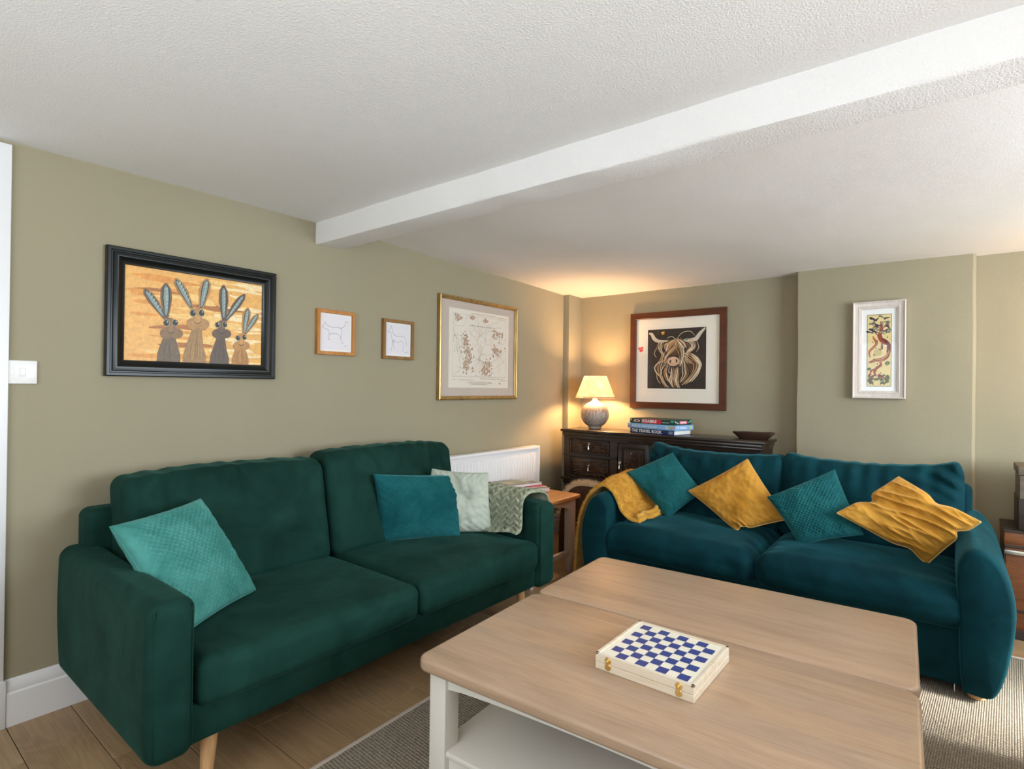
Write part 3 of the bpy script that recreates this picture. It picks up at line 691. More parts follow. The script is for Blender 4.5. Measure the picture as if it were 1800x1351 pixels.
panel('glass', O, BU, BV, BN, .049, W-.049, .049, H-.049, .010, None, M['glass'], wp)

# ------------------------------------------------------------------ radiator
t = thing('radiator', (.06, 3.1, .14), 'white ribbed panel radiator under the map, behind the green sofa', 'radiator')
def rad_panel():
    V = []; F = []; y0, y1, z0, z1 = 2.585, 3.672, .20, .755; n = int((y1-y0-.06)/.0333); pts = [(y0, .088), (y0+.03, .088)]
    for i in range(n):
        c = y0+.03+.0333*i; pts += [(c+.005, .088), (c+.011, .098), (c+.022, .098), (c+.028, .088)]
    pts += [(y1, .088)]
    rows = [(z0, 0), (z0+.025, 0), (z0+.05, 1), (z1-.035, 1), (z1-.015, 0), (z1+.02, 0)]
    for (z, k) in rows:
        for (y_, x) in pts: V.append((.088+(x-.088)*k, y_, z))
    m = len(pts)
    for j in range(len(rows)-1):
        for i in range(m-1): F.append((j*m+i, j*m+i+1, (j+1)*m+i+1, (j+1)*m+i))
    obj('front_panel', V, F, M['white'], t, angle=.5)
rad_panel()
box('body', .035, .087, 2.587, 3.668, .20, .775, M['white'], t, .004)
box('end_cover', .030, .100, 3.664, 3.676, .20, .795, M['white'], t, .003)
box('top_grille', .030, .102, 2.585, 3.674, .775, .798, M['white'], t, .005)
for yy in (2.7, 3.4): box('bracket', .0, .036, yy, yy+.03, .25, .72, M['white'], t, .001)
tube('pipe', [(.06, 3.70, .0), (.06, 3.70, .20), (.06, 3.67, .22)], .0075, M['chrome'], t)

# ------------------------------------------------------------------ rug
t = thing('rug', (2.3, 1.6, 0), 'beige woven flatweave rug under the coffee tables', 'rug')
RUG = [(1.135, -.9), (3.95, -.75), (3.75, 3.62), (1.015, 3.50)]
def rug():
    ca, n = [Vector((*p, 0)) for p in RUG], 10; V = []; F = []
    for z in (.0005, .009): V += [(p.x, p.y, z) for p in ca]
    F = [(3, 2, 1, 0), (4, 5, 6, 7), (0, 1, 5, 4), (1, 2, 6, 5), (2, 3, 7, 6), (3, 0, 4, 7)]
    obj('pile', V, F, M['rug'], t)
    bm = bmesh.new()
    for i in range(4):
        p, q = ca[i], ca[(i+1) % 4]; d = (q-p).normalized(); nn = Vector((-d.y, d.x, 0))
        L = (q-p).length; mt = Matrix(((d.x, nn.x, 0, p.x), (d.y, nn.y, 0, p.y), (0, 0, 1, 0), (0, 0, 0, 1)))
        add_box(bm, -.006, L+.006, -.006, .010, .0008, .0115, .002, 1, mt)
    from_bm('binding', bm, M['binding'], t)
rug()

# ------------------------------------------------------------------ cushions
def pillow(name, C4, thick, m, label, group=None, pattern=None, N=64, pinch=.07, wr=.004, seed=1, sag=0, pip=None, plump=.42, rot=0, corner=None, cat='cushion'):
    BL, BR_, TR, TL = [Vector(c) for c in C4]
    nrm = ((BR_-BL).cross(TL-BL) + (TR-BR_).cross(BR_-BL)*-1).normalized(); nrm = (TR-BL).cross(TL-BR_).normalized()
    cam = Vector((2.72, 0, 1.265)); ctr = (BL+BR_+TR+TL)/4
    if nrm.dot(cam-ctr) < 0: nrm = -nrm
    root = thing(name, (ctr.x, ctr.y, min(BL.z, BR_.z)), label, cat, group)
    ww = ((BR_-BL).length+(TR-TL).length)/2; hh = ((TL-BL).length+(TR-BR_).length)/2
    V = []; F = []; idx = {}
    def pos(u, v, side):
        s = u*(1-pinch*(1-v*v)); t_ = v*(1-pinch*(1-u*u))
        a_, b_ = (s+1)/2, (t_+1)/2
        p = (BL*(1-a_)+BR_*a_)*(1-b_) + (TL*(1-a_)+TR*a_)*b_
        e = max(0, (1-u*u))*max(0, (1-v*v)); th = thick/2*e**plump
        fade = min(1, e*3)
        d = th
        if side > 0:
            x, y_ = s*ww/2, t_*hh/2
            if pattern: d += pattern(x, y_)*fade
        d += wr*fade*2*mnoise.fractal(Vector((s*2.2+seed*7, t_*2.2, seed*3.1+side)), 1, 2, 3)
        # creases running in from the corners
        rr = abs(abs(u)-abs(v)); d += wr*.5*math.sin((u-v if u*v > 0 else u+v)*26+seed)*math.exp(-((1-max(abs(u), abs(v)))/.22)**2)*(e**.25)
        if corner: 
            dd = corner(u, v)
            p = p + (BR_-BL).normalized()*dd[0] + (TL-BL).normalized()*dd[1]; d += dd[2]*side
        p = p + Vector((0, 0, -sag*math.sin(PI*a_)*math.sin(PI*b_)))
        return p + nrm*d*side
    g = [math.sin(PI/2*(-1+2*i/N))*.35+.65*(-1+2*i/N) for i in range(N+1)]
    for side in (1, -1):
        for i in range(N+1):
            for j in range(N+1):
                if side < 0 and (i in (0, N) or j in (0, N)): idx[(side, i, j)] = idx[(1, i, j)]; continue
                idx[(side, i, j)] = len(V); V.append(pos(g[i], g[j], side))
        for i in range(N):
            for j in range(N):
                q = (idx[(side, i, j)], idx[(side, i+1, j)], idx[(side, i+1, j+1)], idx[(side, i, j+1)])
                F.append(q if side > 0 else q[::-1])
    # keep winding facing out
    f = F[len(F)//4]; n0 = (V[f[1]]-V[f[0]]).cross(V[f[2]]-V[f[0]])
    if n0.dot(nrm) < 0: F = [q[::-1] for q in F]
    obj('cover', V, F, m, root, smooth=True)
    loop = [idx[(1, i, 0)] for i in range(N)] + [idx[(1, N, j)] for j in range(N)] + [idx[(1, N-i, N)] for i in range(N)] + [idx[(1, 0, N-j)] for j in range(N)]
    if pip: tube('piping', [V[k] for k in loop[::2]], .0042, pip, root, 6, True)
    else: tube('seam', [V[k] for k in loop[::2]], .0022, m, root, 5, True)
    return root
def bobble(px=.020, amp=.0045):
    return lambda x, y_: amp*(abs(math.sin(PI*(x+y_)/px/1.414))*abs(math.sin(PI*(x-y_)/px/1.414)))**.8*2-amp
def ribs(p=.016, amp=.0030, ang=.75):
    ca, sa = math.cos(ang), math.sin(ang)
    return lambda x, y_: amp*math.sin(2*PI*(x*ca+y_*sa)/p)*(.8+.2*math.sin(2*PI*(x*sa-y_*ca)/.02))
def waffle(p=.015, amp=.0022):
    return lambda x, y_: amp*(math.sin(2*PI*x/p)*math.sin(2*PI*y_/p)+.5*math.sin(2*PI*y_/p))

# ------------------------------------------------------------------ GREEN SOFA (along the left wall)
gv = M['velvet_green']
sofa = thing('sofa', (.52, 1.57, 0), 'dark green velvet two-seat sofa with square arms along the left wall', 'sofa')
def arm_fn(side):
    def fn(pos, pn, nr):
        p = pos.copy(); k = (pn[:, 2]+1)/2
        p[:, 1] += side*.004*np.sin(k*PI)             # soft bulge outward
        low = np.clip(.45-k, 0, 1); p[:, 0] += .06*low*(pn[:, 0] < -.2)*np.clip(-pn[:, 0], 0, 1)
        p[:, 2] += .004*np.sin(p[:, 0]*9+side)*np.maximum(nr[:, 2], 0)
        return p
    return fn
for (y0, y1, s_) in ((.585, .715, -1), (2.425, 2.575, 1)):
    ar = softbox('arm', (.535, (y0+y1)/2, .415), (.93, y1-y0, .46), .042, gv, sofa, 30, arm_fn(s_))
    # piped seam round the front panel
    x = .991; r_ = .030; P = []
    for (yy, zz) in ((y0+.015, .215), (y0+.015, .60)): P.append((x, yy, zz))
    for k in range(1, 5): an = PI-k*PI/8; P.append((x, y0+.015+r_+r_*math.cos(an), .595+r_*math.sin(an)))
    for k in range(0, 4): an = PI/2-k*PI/8; P.append((x, y1-.015-r_+r_*math.cos(an), .595+r_*math.sin(an)))
    P += [(x, y1-.015, .595), (x, y1-.015, .215)]
    tube('seam', smooth_path(P, 3), .0022, gv, ar, 6)
box('base_rail', .10, .965, .70, 2.44, .195, .315, gv, sofa, .012, 3)
softbox('backrest_frame', (.13, 1.57, .49), (.13, 1.85, .59), .035, gv, sofa, 30)
def seat_fn(seed, x0=0):
    def fn(pos, pn, nr):
        p = pos.copy(); up = np.maximum(nr[:, 2], 0)
        p[:, 2] += .006*fbm(pos*[2.5, 2.5, 2.5], 1.6, seed)*up
        p[:, 0] += .006*(1-pn[:, 1]**2)*np.maximum(nr[:, 0], 0) + .003*fbm(pos, 6, seed+2)*np.maximum(nr[:, 0], 0)
        return p
    return fn
def loop_rect(cx, cy, z, sx, sy, r, crown=0, n=6):
    P = []
    for (qx, qy, a0) in ((1, 1, 0), (-1, 1, 1), (-1, -1, 2), (1, -1, 3)):
        for k in range(n+1):
            an = (a0+k/n)*PI/2; P.append((cx+qx*(sx/2-r)+r*math.cos(an), cy+qy*(sy/2-r)+r*math.sin(an), z))
        nx_, ny_ = ((-1, 1), (-1, -1), (1, -1), (1, 1))[int(a0)]
        for k in range(1, 12):
            t_ = k/12
            if a0 % 2 == 0: P.append((cx+qx*(sx/2-r)*(1-2*t_), cy+qy*sy/2, z))
            else: P.append((cx+qx*sx/2, cy+qy*(sy/2-r)*(1-2*t_), z))
    return P
for i, (y0, y1) in enumerate(((.718, 1.584), (1.588, 2.424))):
    sc = softbox('seat_cushion', (.62, (y0+y1)/2, .372), (.765, y1-y0, .148), .042, gv, sofa, 30, seat_fn(i+1), crown=.022)
    tube('piping', loop_rect(.62, (y0+y1)/2, .424, .752, y1-y0-.010, .05), .0030, gv, sc, 6, True)
    tube('piping', loop_rect(.62, (y0+y1)/2, .318, .752, y1-y0-.010, .05), .0026, gv, sc, 6, True)
def back_fn(seed, lean=.13, gather=1.0, dip=0.0, axis=0, sgn=1):
    """back cushion: leaning, bulging, gathered below its top edge. depth axis 0 (x) or 1 (y)"""
    def fn(pos, pn, nr):
        p = pos.copy(); o = 1-axis; k = (pn[:, 2]+1)/2
        front = np.maximum(nr[:, axis]*sgn, 0)
        p[:, axis] += sgn*.030*(1-pn[:, o]**2)*np.clip(1-(pn[:, 2]+.15)**2, 0, 1)*front
        ga = np.exp(-((1-k)/.30)**2)
        yy = pos[:, o]
        w_ = np.sin(yy*52+seed+2.2*np.sin(yy*7.3+seed))*.6+np.sin(yy*83+seed*2)*.3
        p[:, axis] += sgn*.014*gather*ga*w_*front
        p[:, 2] += (.004*gather*w_ + .008*fbm(pos, 2.2, seed))*np.maximum(nr[:, 2], 0)
        p[:, 2] -= dip*(1-pn[:, o]**2)*np.maximum(nr[:, 2], 0)
        p[:, axis] += sgn*.005*fbm(pos, 4.5, seed+5, 3)*front
        p[:, o] += .006*fbm(pos, 4, seed+8)*np.abs(nr[:, o])
        p[:, axis] -= sgn*lean*(k-.0)
        return p
    return fn
for i, (y0, y1, zt) in enumerate(((.722, 1.570, .905), (1.576, 2.440, .925))):
    bc = softbox('back_cushion', (.315, (y0+y1)/2, (.43+zt)/2), (.20, y1-y0, zt-.43), .052, gv, sofa, 44, back_fn(i*3+1, .10, 1.0, -.012))
for (lx, ly) in ((.88, .80), (.88, 2.40), (.20, .80), (.20, 2.40)):
    sx = .02 if lx > .5 else -.02; sy = -.02 if ly < 1 else .02
    V, F = tube_vf([(lx, ly, .20), (lx+sx*.5, ly+sy*.5, .1), (lx+sx, ly+sy, .0)], [.027, .022, .015], 20); obj('leg', V, F, M['leg'], sofa, angle=.7)

# ------------------------------------------------------------------ TEAL SOFA (facing the camera)
tv = M['velvet_teal']
sofa2 = thing('sofa', (1.93, 3.4, 0), 'dark teal velvet two-seat sofa with curved rounded arms in front of the sideboard', 'sofa')
def curved_arm(sgn, cx):
    # section in (x outward, z), swept along y with rounded nose
    sec = [(-.040, .035), (.035, .030), (.070, .060), (.098, .16), (.118, .28), (.124, .40), (.108, .50), (.075, .580), (.035, .622), (-.005, .630), (-.040, .610), (-.062, .560), (-.066, .48), (-.060, .38), (-.055, .25), (-.052, .12)]
    sec = smooth_path(sec+[sec[0]], 4)[:-1]; cen = (.02, .32); V = []; F = []; m = len(sec)
    ys = [2.935, 2.938, 2.946, 2.960, 2.985, 3.03] + list(np.linspace(3.08, 3.80, 22)); sc = [.80, .88, .935, .968, .99, 1.0] + [1]*22
    for (y_, k) in zip(ys, sc):
        q = (y_-2.935)/.87
        for (dx, z) in sec:
            x = cen[0]+(dx-cen[0])*k if k < 1 else dx; zz = cen[1]+(z-cen[1])*(1-(1-k)*.45)
            # arm rises gently to the back and narrows inwards
            zz += .025*q*max(0, (z-.3)/.33); wob = .004*mnoise.noise(Vector((x*8, y_*5, zz*6)))
            V.append((cx+sgn*(x-.015*q*max(0, z-.2)+wob), y_, zz))
    for i in range(len(ys)-1):
        for j in range(m): F.append((i*m+j, i*m+(j+1) % m, (i+1)*m+(j+1) % m, (i+1)*m+j))
    V.append((cx+sgn*cen[0], 2.934, cen[1])); c0 = len(V)-1
    for j in range(m): F.append((c0, (j+1) % m, j))
    F.append(tuple((len(ys)-1)*m+j for j in range(m)))
    if sgn < 0: F = [f[::-1] for f in F]
    obj('arm', V, F, tv, sofa2, smooth=True)
curved_arm(1, 2.797); curved_arm(-1, 1.060)
box('base_panel', 1.06, 2.79, 2.985, 3.78, .045, .31, tv, sofa2, .015, 3)
softbox('backrest_frame', (1.93, 3.79, .42), (1.74, .11, .74), .04, tv, sofa2, 30)
def seat2_fn(seed):
    def fn(pos, pn, nr):
        p = pos.copy(); up = np.maximum(nr[:, 2], 0); fr = np.maximum(-nr[:, 1], 0)
        p[:, 2] += (.012*fbm(pos, 3.0, seed))*up
        ends = np.exp(-((1-np.abs(pn[:, 0]))/.16)**2)
        p[:, 2] += .006*np.sin(pos[:, 1]*60+pos[:, 0]*25+seed)*ends*up - .016*ends*up
        p[:, 1] -= .022*(1-pn[:, 0]**2)*fr; p[:, 1] += .008*fbm(pos, 5, seed+3, 3)*fr
        p[:, 1] += .006*np.sin(pos[:, 0]*50+seed)*ends*fr
        return p
    return fn
softbox('seat_cushion', (1.507, 3.27, .365), (.875, .66, .185), .075, tv, sofa2, 40, seat2_fn(11), crown=.022)
softbox('seat_cushion', (2.363, 3.27, .365), (.862, .66, .185), .075, tv, sofa2, 40, seat2_fn(15), crown=.022)
def back2(x0, x1, zt, seed, lift):
    f = back_fn(seed, .13, .9, .0, 1, -1)
    def fn(pos, pn, nr):
        p = f(pos, pn, nr); up = np.maximum(nr[:, 2], 0); c = np.exp(-((1-lift*pn[:, 0])/.5)**2)
        p[:, 2] += .020*c*up
        # diagonal pulls at the outer corner
        dd = np.exp(-((1-pn[:, 0])/.45)**2)*np.exp(-((1-pn[:, 2])/.6)**2) if lift > 0 else np.exp(-((1+pn[:, 0])/.35)**2)*np.exp(-((1-pn[:, 2])/.5)**2)*.6
        p[:, 1] -= .019*np.sin((pos[:, 0]*.55+pos[:, 2])*95+2*np.sin(pos[:, 0]*14))*dd*np.maximum(-nr[:, 1], 0)
        p[:, 2] -= .02*(1-pn[:, 0]**2)*up
        p[:, 2] += .022*np.exp(-((1+lift*pn[:, 0])/.14)**2)*up*(lift > 0) + .02*np.exp(-((1-lift*pn[:, 0])/.12)**2)*up
        return p
    softbox('back_cushion', ((x0+x1)/2, 3.565, (.43+zt)/2), (x1-x0, .17, zt-.43), .055, tv, sofa2, 52, fn)
back2(1.06, 1.925, .875, 21, -1); back2(1.915, 2.765, .880, 25, 1)
for (lx, ly) in ((2.80, 3.00), (1.06, 3.00), (2.78, 3.72), (1.06, 3.72)):
    lathe('foot', [(.022, 0), (.029, .006), (.031, .03), (.028, .046)], (lx, ly, .009), M['leg'], sofa2, 20)
tag_o = box('care_tag', 2.728, 2.731, 2.978, 2.990, .02, .05, M['plastic'], sofa2, .0005)

# ------------------------------------------------------------------ cushions on the green sofa
pillow('cushion', [(.80, .735, .455), (.60, 1.085, .465), (.42, .951, .815), (.50, .631, .780)], .14, M['teal_light'],
       'sea-green bobbled velvet cushion leaning on the near arm of the green sofa', 'textured scatter cushions', bobble(.0150, .0034), 230, .05, .005, 2, plump=.36)
pillow('cushion', [(.400, 1.850, .455), (.640, 2.185, .462), (.520, 2.285, .765), (.395, 1.800, .810)], .13, M['teal_mid'],
       'deep teal diagonally ribbed velvet cushion, right of centre on the green sofa', 'textured scatter cushions', ribs(.0140, .0026, 2.15), 190, .03, .004, 4, plump=.4)
pillow('cushion', [(.44, 2.04, .462), (.712, 2.372, .462), (.690, 2.352, .787), (.42, 2.185, .800)], .085, M['sage'],
       'plain pale sage cushion tucked behind the deep teal one', 'plain scatter cushions', None, 60, .05, .009, 6, plump=.4)

# ------------------------------------------------------------------ knitted throw over the far arm of the green sofa
def sheet(name, path_fn, nu, nv, thick, m, parent, pattern=None):
    P = [[Vector(path_fn(i/nu, j/nv)) for j in range(nv+1)] for i in range(nu+1)]; V = []; F = []
    Nn = [[None]*(nv+1) for _ in range(nu+1)]
    for i in range(nu+1):
        for j in range(nv+1):
            du = P[min(i+1, nu)][j]-P[max(i-1, 0)][j]; dv = P[i][min(j+1, nv)]-P[i][max(j-1, 0)]
            Nn[i][j] = dv.cross(du).normalized()
    for side in (1, 0):
        for i in range(nu+1):
            for j in range(nv+1):
                e = min(i, nu-i, j, nv-j); rd = min(1, e/2.0)
                d = thick*(.3+.7*rd)*side + (pattern(i/nu, j/nv)*rd if pattern and side else 0)
                V.append(P[i][j]+Nn[i][j]*d)
    K = (nu+1)*(nv+1)
    for i in range(nu):
        for j in range(nv):
            a_ = i*(nv+1)+j; F.append((a_, a_+nv+1, a_+nv+2, a_+1)); F.append((K+a_, K+a_+1, K+a_+nv+2, K+a_+nv+1))
    for i in range(nu):
        for a_ in (i*(nv+1), i*(nv+1)+nv): b_ = a_+nv+1; F.append((a_, K+a_, K+b_, b_) if a_ % (nv+1) == 0 else (a_, b_, K+b_, K+a_))
    for j in range(nv):
        F.append((j, j+1, K+j+1, K+j)); k0 = nu*(nv+1); F.append((k0+j, K+k0+j, K+k0+j+1, k0+j+1))
    o = obj(name, V, F, m, parent, smooth=True)
    bm = bmesh.new(); bm.from_mesh(o.data); bmesh.ops.recalc_face_normals(bm, faces=bm.faces); bm.to_mesh(o.data); bm.free(); return o
def poly_at(pts, t):
    L = [0]; 
    for p, q in zip(pts, pts[1:]): L.append(L[-1]+math.dist(p, q))
    s = t*L[-1]
    for i in range(len(pts)-1):
        if s <= L[i+1] or i == len(pts)-2:
            k = (s-L[i])/max(1e-9, L[i+1]-L[i]); return tuple(a_+(b_-a_)*k for a_, b_ in zip(pts[i], pts[i+1]))
arc1 = smooth_path([(2.600, .42), (2.598, .56), (2.588, .645), (2.545, .672), (2.500, .678), (2.45, .676), (2.408, .650), (2.396, .60), (2.388, .52), (2.372, .482), (2.33, .474)], 6)
def knit_path(u, v):
    y_, z = poly_at(arc1, v)
    x = .50 + u*(.44 - .03*v) ; k = max(0, v-.35)
    w_ = .012*math.sin(u*17+v*3)*k + .008*math.sin(u*31+1+v*5)*k
    bulge = .02*math.sin(PI*min(1, max(0, (v-.3)/.55)))*(.5+.5*math.sin(u*5.5))
    z2 = z+.01*math.sin(u*9)*(1 if z < .5 else .3) + .008
    return (x+.01*math.sin(v*7), y_-abs(w_)-bulge*(v > .3) - .006*(v > .3), max(z2, .472 if v > .8 else 0))
def knit_pat(u, v):
    a_ = u*.42; b_ = v*.62; p = .062; c = (a_/p) % 1; zz = abs(c-.5)*2
    return .0075*math.sin(2*PI*(b_/.036+zz*.8))
kt = tag(sheet('throw', knit_path, 150, 170, .010, M['knit'], None, knit_pat), 'sage green chevron-knit throw draped over the far arm of the green sofa', 'throw')

# ------------------------------------------------------------------ mustard throw over the left arm of the teal sofa
arc2 = smooth_path([(.845, .03), (.850, .20), (.870, .36), (.905, .50), (.955, .605), (1.03, .662), (1.09, .640), (1.130, .585), (1.160, .530), (1.22, .488), (1.29, .478)], 6)
def must_path(u, v):
    x, z = poly_at(arc2, v)
    y_ = 3.03 + u*.39 + .02*(v-.5)
    k = max(0, v-.6)
    return (x+.004*math.sin(u*14+v*9), y_-.05*k*(1-u)+.006*math.sin(v*12), z+.006*math.sin(u*9+v*6)+.055*u*math.sin(PI*min(1, v*1.05))*(v > .2) + .004)
def must_pat(u, v): return .006*mnoise.noise(Vector((u*38, v*60, 1)))+.003*mnoise.noise(Vector((u*90, v*140, 4)))
mt = thing('throw', (1.05, 3.25, .03), 'fluffy mustard throw folded over the left arm of the teal sofa', 'throw')
sheet('pile', must_path, 90, 160, .018, M['mustard_fur'], mt, must_pat)
def hem(u0, dz, r_): return [(1.275+.010*math.sin(i*.9)+.01*(i/14), 3.03+.345*i/14, .482+dz+.006*math.sin(i*.7)+.012*i/14) for i in range(15)]
def fibres(name, src, m, parent, n, L, w_, every=1):
    me = src.data; me.update(); V = []; F = []; vs = me.vertices; N = len(vs)//2
    for k in range(n):
        v = vs[random.randrange(N)]; d = (v.normal + Vector((random.gauss(0, .5), random.gauss(0, .5), random.gauss(0, .5)-.3))).normalized()
        s_ = d.orthogonal().normalized()*w_; p = v.co + Vector((random.gauss(0, .002), random.gauss(0, .002), 0)); b_ = len(V); V += [p-s_, p+s_, p+d*random.uniform(.5, 1)*L]; F.append((b_, b_+1, b_+2))
    o = obj(name, V, F, m, parent); o['kind'] = 'stuff'; return o
fibres('pile_fibres', [c for c in mt.children][0], M['mustard_fur'], mt, 26000, .011, .0011)
for dz, r_, off in ((.008, .013, .0), (.030, .013, -.012)):
    P = [(p[0]+off, p[1], p[2]) for p in hem(0, dz, r_)]; tube('rolled_hem', smooth_path(P, 3), r_, M['mustard_fur'], mt, 10)

# ------------------------------------------------------------------ cushions on the teal sofa
pillow('cushion', [(1.335, 3.315, .462), (1.520, 3.400, .640), (1.285, 3.50, .850), (1.055, 3.31, .720)], .12, M['teal_dark'],
       'teal waffle-textured cushion beside the mustard throw on the teal sofa', 'textured scatter cushions', waffle(.013, .0014), 170, .03, .003, 8, plump=.4)
def knot(u, v):
    k = math.exp(-(((u+.75)/.25)**2+((v+.95)/.20)**2)); return (.012*k, .018*k, .028*k*(1+.5*math.sin(u*30)))
pillow('cushion', [(1.760, 3.285, .458), (2.010, 3.335, .560), (1.757, 3.485, .852), (1.455, 3.345, .645)], .12, M['mustard'],
       'smooth mustard velvet cushion standing on one corner, centre of the teal sofa', 'mustard velvet cushions', None, 90, .035, .005, 10, pip=M['piping'], plump=.4, corner=knot)
pillow('cushion', [(2.090, 3.240, .458), (2.372, 3.275, .552), (2.214, 3.475, .838), (1.915, 3.300, .675)], .12, M['teal_dark'],
       'teal bobble-textured cushion between the two mustard cushions', 'textured scatter cushions', bobble(.0150, .0022), 170, .04, .004, 12, plump=.4)
def crump(u, v):
    e = max(0, 1-u*u)*max(0, 1-v*v)
    r1 = 1-abs(mnoise.noise(Vector((u*3.0+.5*v, v*.7, 3)))*2.4); r2 = 1-abs(mnoise.noise(Vector((u*6.5-v*1.2, v*1.3, 8)))*2.2); f = (.020*r1*abs(r1)+.004*r2*abs(r2)-.012)*(e**.3)
    notch = math.exp(-(((u+.15)/.16)**2+((v-1)/.25)**2)); n2 = math.exp(-(((u-1)/.22)**2+((v+.1)/.22)**2)); n3 = math.exp(-(((u+1)/.2)**2+((v+.55)/.22)**2)); n4 = math.exp(-(((u-.4)/.14)**2+((v+1)/.22)**2))
    return (-.022*n2+.022*n3, -.035*notch+.025*n4, f)
pillow('cushion', [(2.628, 3.265, .462), (2.815, 3.195, .700), (2.503, 3.455, .832), (2.262, 3.230, .650)], .12, M['mustard'],
       'crumpled mustard velvet cushion with piped edge against the right arm', 'mustard velvet cushions', None, 110, .03, .003, 14, pip=M['piping'], plump=.36, corner=crump)

# ------------------------------------------------------------------ coffee tables
TH = math.radians(3.3)
def coffee_table(label, cx, cy, L, D):
    t = thing('coffee_table', (cx, cy, 0), label, 'table', 'pair of oak-topped coffee tables')
    x0, x1, y0, y1 = cx-L/2, cx+L/2, cy-D/2, cy+D/2
    bm = bmesh.new(); vs = add_box(bm, x0, x1, y0, y1, .433, .470)
    ve = [e for e in bm.edges if abs(e.verts[0].co.z-e.verts[1].co.z) > .01]
    bmesh.ops.bevel(bm, geom=ve, offset=.042, segments=8, affect='EDGES', profile=.5)
    he = [e for e in bm.edges if abs(e.verts[0].co.z-e.verts[1].co.z) < 1e-5 and len(e.link_faces) == 2 and any(abs(f.normal.z) > .9 for f in e.link_faces)]
    bm.normal_update(); he = [e for e in bm.edges if len(e.link_faces) == 2 and (abs(e.link_faces[0].normal.z) > .9) != (abs(e.link_faces[1].normal.z) > .9)]
    bmesh.ops.bevel(bm, geom=he, offset=.011, segments=4, affect='EDGES', profile=.5)
    from_bm('tabletop', bm, M['oak'], t, angle=.5)
    i = .032; lw = .062
    for (a_, b_) in ((x0+i, y0+i), (x1-i-lw, y0+i), (x0+i, y1-i-lw), (x1-i-lw, y1-i-lw)): box('leg', a_, a_+lw, b_, b_+lw, .010, .434, M['cream'], t, .004)
    def apron(p0, p1, q0, q1, axis):
        V = []; F = []; n = 20
        for k in range(n+1):
            s_ = k/n; zb = .383+.020*math.sin(PI*s_)**.6
            for (z, w_) in ((.433, 0), (zb, 0), (zb, 1), (.433, 1)):
                a_ = p0+(p1-p0)*s_; b_ = q0+(q1-q0)*w_; V.append((a_, b_, z) if axis == 'x' else (b_, a_, z))
        for k in range(n):
            for j in range(4): F.append((k*4+j, k*4+(j+1) % 4, (k+1)*4+(j+1) % 4, (k+1)*4+j))
        obj('apron', V, F, M['cream'], t, angle=.5)
    apron(x0+i+lw, x1-i-lw, y0+i+.012, y0+i+.034, 'x'); apron(x0+i+lw, x1-i-lw, y1-i-.034, y1-i-.012, 'x')
    apron(y0+i+lw, y1-i-lw, x0+i+.012, x0+i+.034, 'y'); apron(y0+i+lw, y1-i-lw, x1-i-.034, x1-i-.012, 'y')
    box('shelf', x0+i+.014, x1-i-.014, y0+i+.006, y1-i-.006, .188, .206, M['cream'], t, .005)
    bm = bmesh.new(); add_box(bm, x0+i+lw, x1-i-lw, y0+i+.018, y0+i+.040, .145, .189, .002); add_box(bm, x0+i+lw, x1-i-lw, y1-i-.040, y1-i-.018, .145, .189, .002)
    from_bm('stretcher', bm, M['cream'], t)
    t.rotation_euler = (0, 0, TH); return t
ux, uy = (math.cos(TH), math.sin(TH)), (-math.sin(TH), math.cos(TH)); SC = (2.050, 1.803)
coffee_table('near oak-topped cream coffee table with the checkerboard box on it', SC[0]-uy[0]*.328, SC[1]-uy[1]*.328, 1.215, .653)
coffee_table('far oak-topped cream coffee table, its bare top against the teal sofa', SC[0]+uy[0]*.291, SC[1]+uy[1]*.291, 1.215, .577)

# ------------------------------------------------------------------ checkerboard box
t = thing('game_box', (2.065, 1.535, .470), 'pale wooden game box with blue and cream checkered lid and brass clasps', 'game box')
gx0, gx1, gy0, gy1 = 1.925, 2.210, 1.398, 1.680; z0, zt_ = .4702, .5150
bm = bmesh.new(); add_box(bm, gx0, gx1, gy0, gy1, z0, .4905, .0015, 1); from_bm('base', bm, M['pine'], t)
bm = bmesh.new(); add_box(bm, gx0, gx1, gy0, gy1, .4912, .5115, .0015, 1)
for (p, q, r_, s_) in ((gx0, gx1, gy0, gy0+.009), (gx0, gx1, gy1-.009, gy1), (gx0, gx0+.009, gy0, gy1), (gx1-.009, gx1, gy0, gy1)): add_box(bm, p, q, r_, s_, .5100, zt_, .001, 1)
lid = from_bm('lid', bm, M['pine'], t)
a = Art((gx0+.009, gy0+.009, .5117), (1, 0, 0), (0, 1, 0), (0, 0, 1), gx1-gx0-.018, gy1-gy0-.018, 0)
a.rect(0, 0, 1, 1, lin((236, 230, 212)))
for i in range(8):
    for j in range(8):
        if (i+j) % 2 == 1: m_ = .055; q = (1-2*m_)/8; a.rect(m_+i*q, m_*.5+j*(1-m_)/8, m_+(i+1)*q, m_*.5+(j+1)*(1-m_)/8, lin((36, 62, 134)))
a.build('checkerboard', M['print'], lid)
for cx in (1.965, 2.170):
    bm = bmesh.new()
    for (dz, k) in ((.5015, 1), (.4840, -1)): 
        g = bmesh.ops.create_cone(bm, cap_ends=True, segments=16, radius1=.0105, radius2=.0085, depth=.003, matrix=Matrix.Translation((cx, gy0-.0012, dz)) @ Matrix.Rotation(PI/2, 4, 'X'))
    add_box(bm, cx-.003, cx+.003, gy0-.006, gy0, .482, .503, .001, 1); bmesh.ops.create_uvsphere(bm, u_segments=10, v_segments=6, radius=.0045, matrix=Matrix.Translation((cx, gy0-.005, .5015)))
    from_bm('clasp', bm, M['brass'], t, angle=.5)

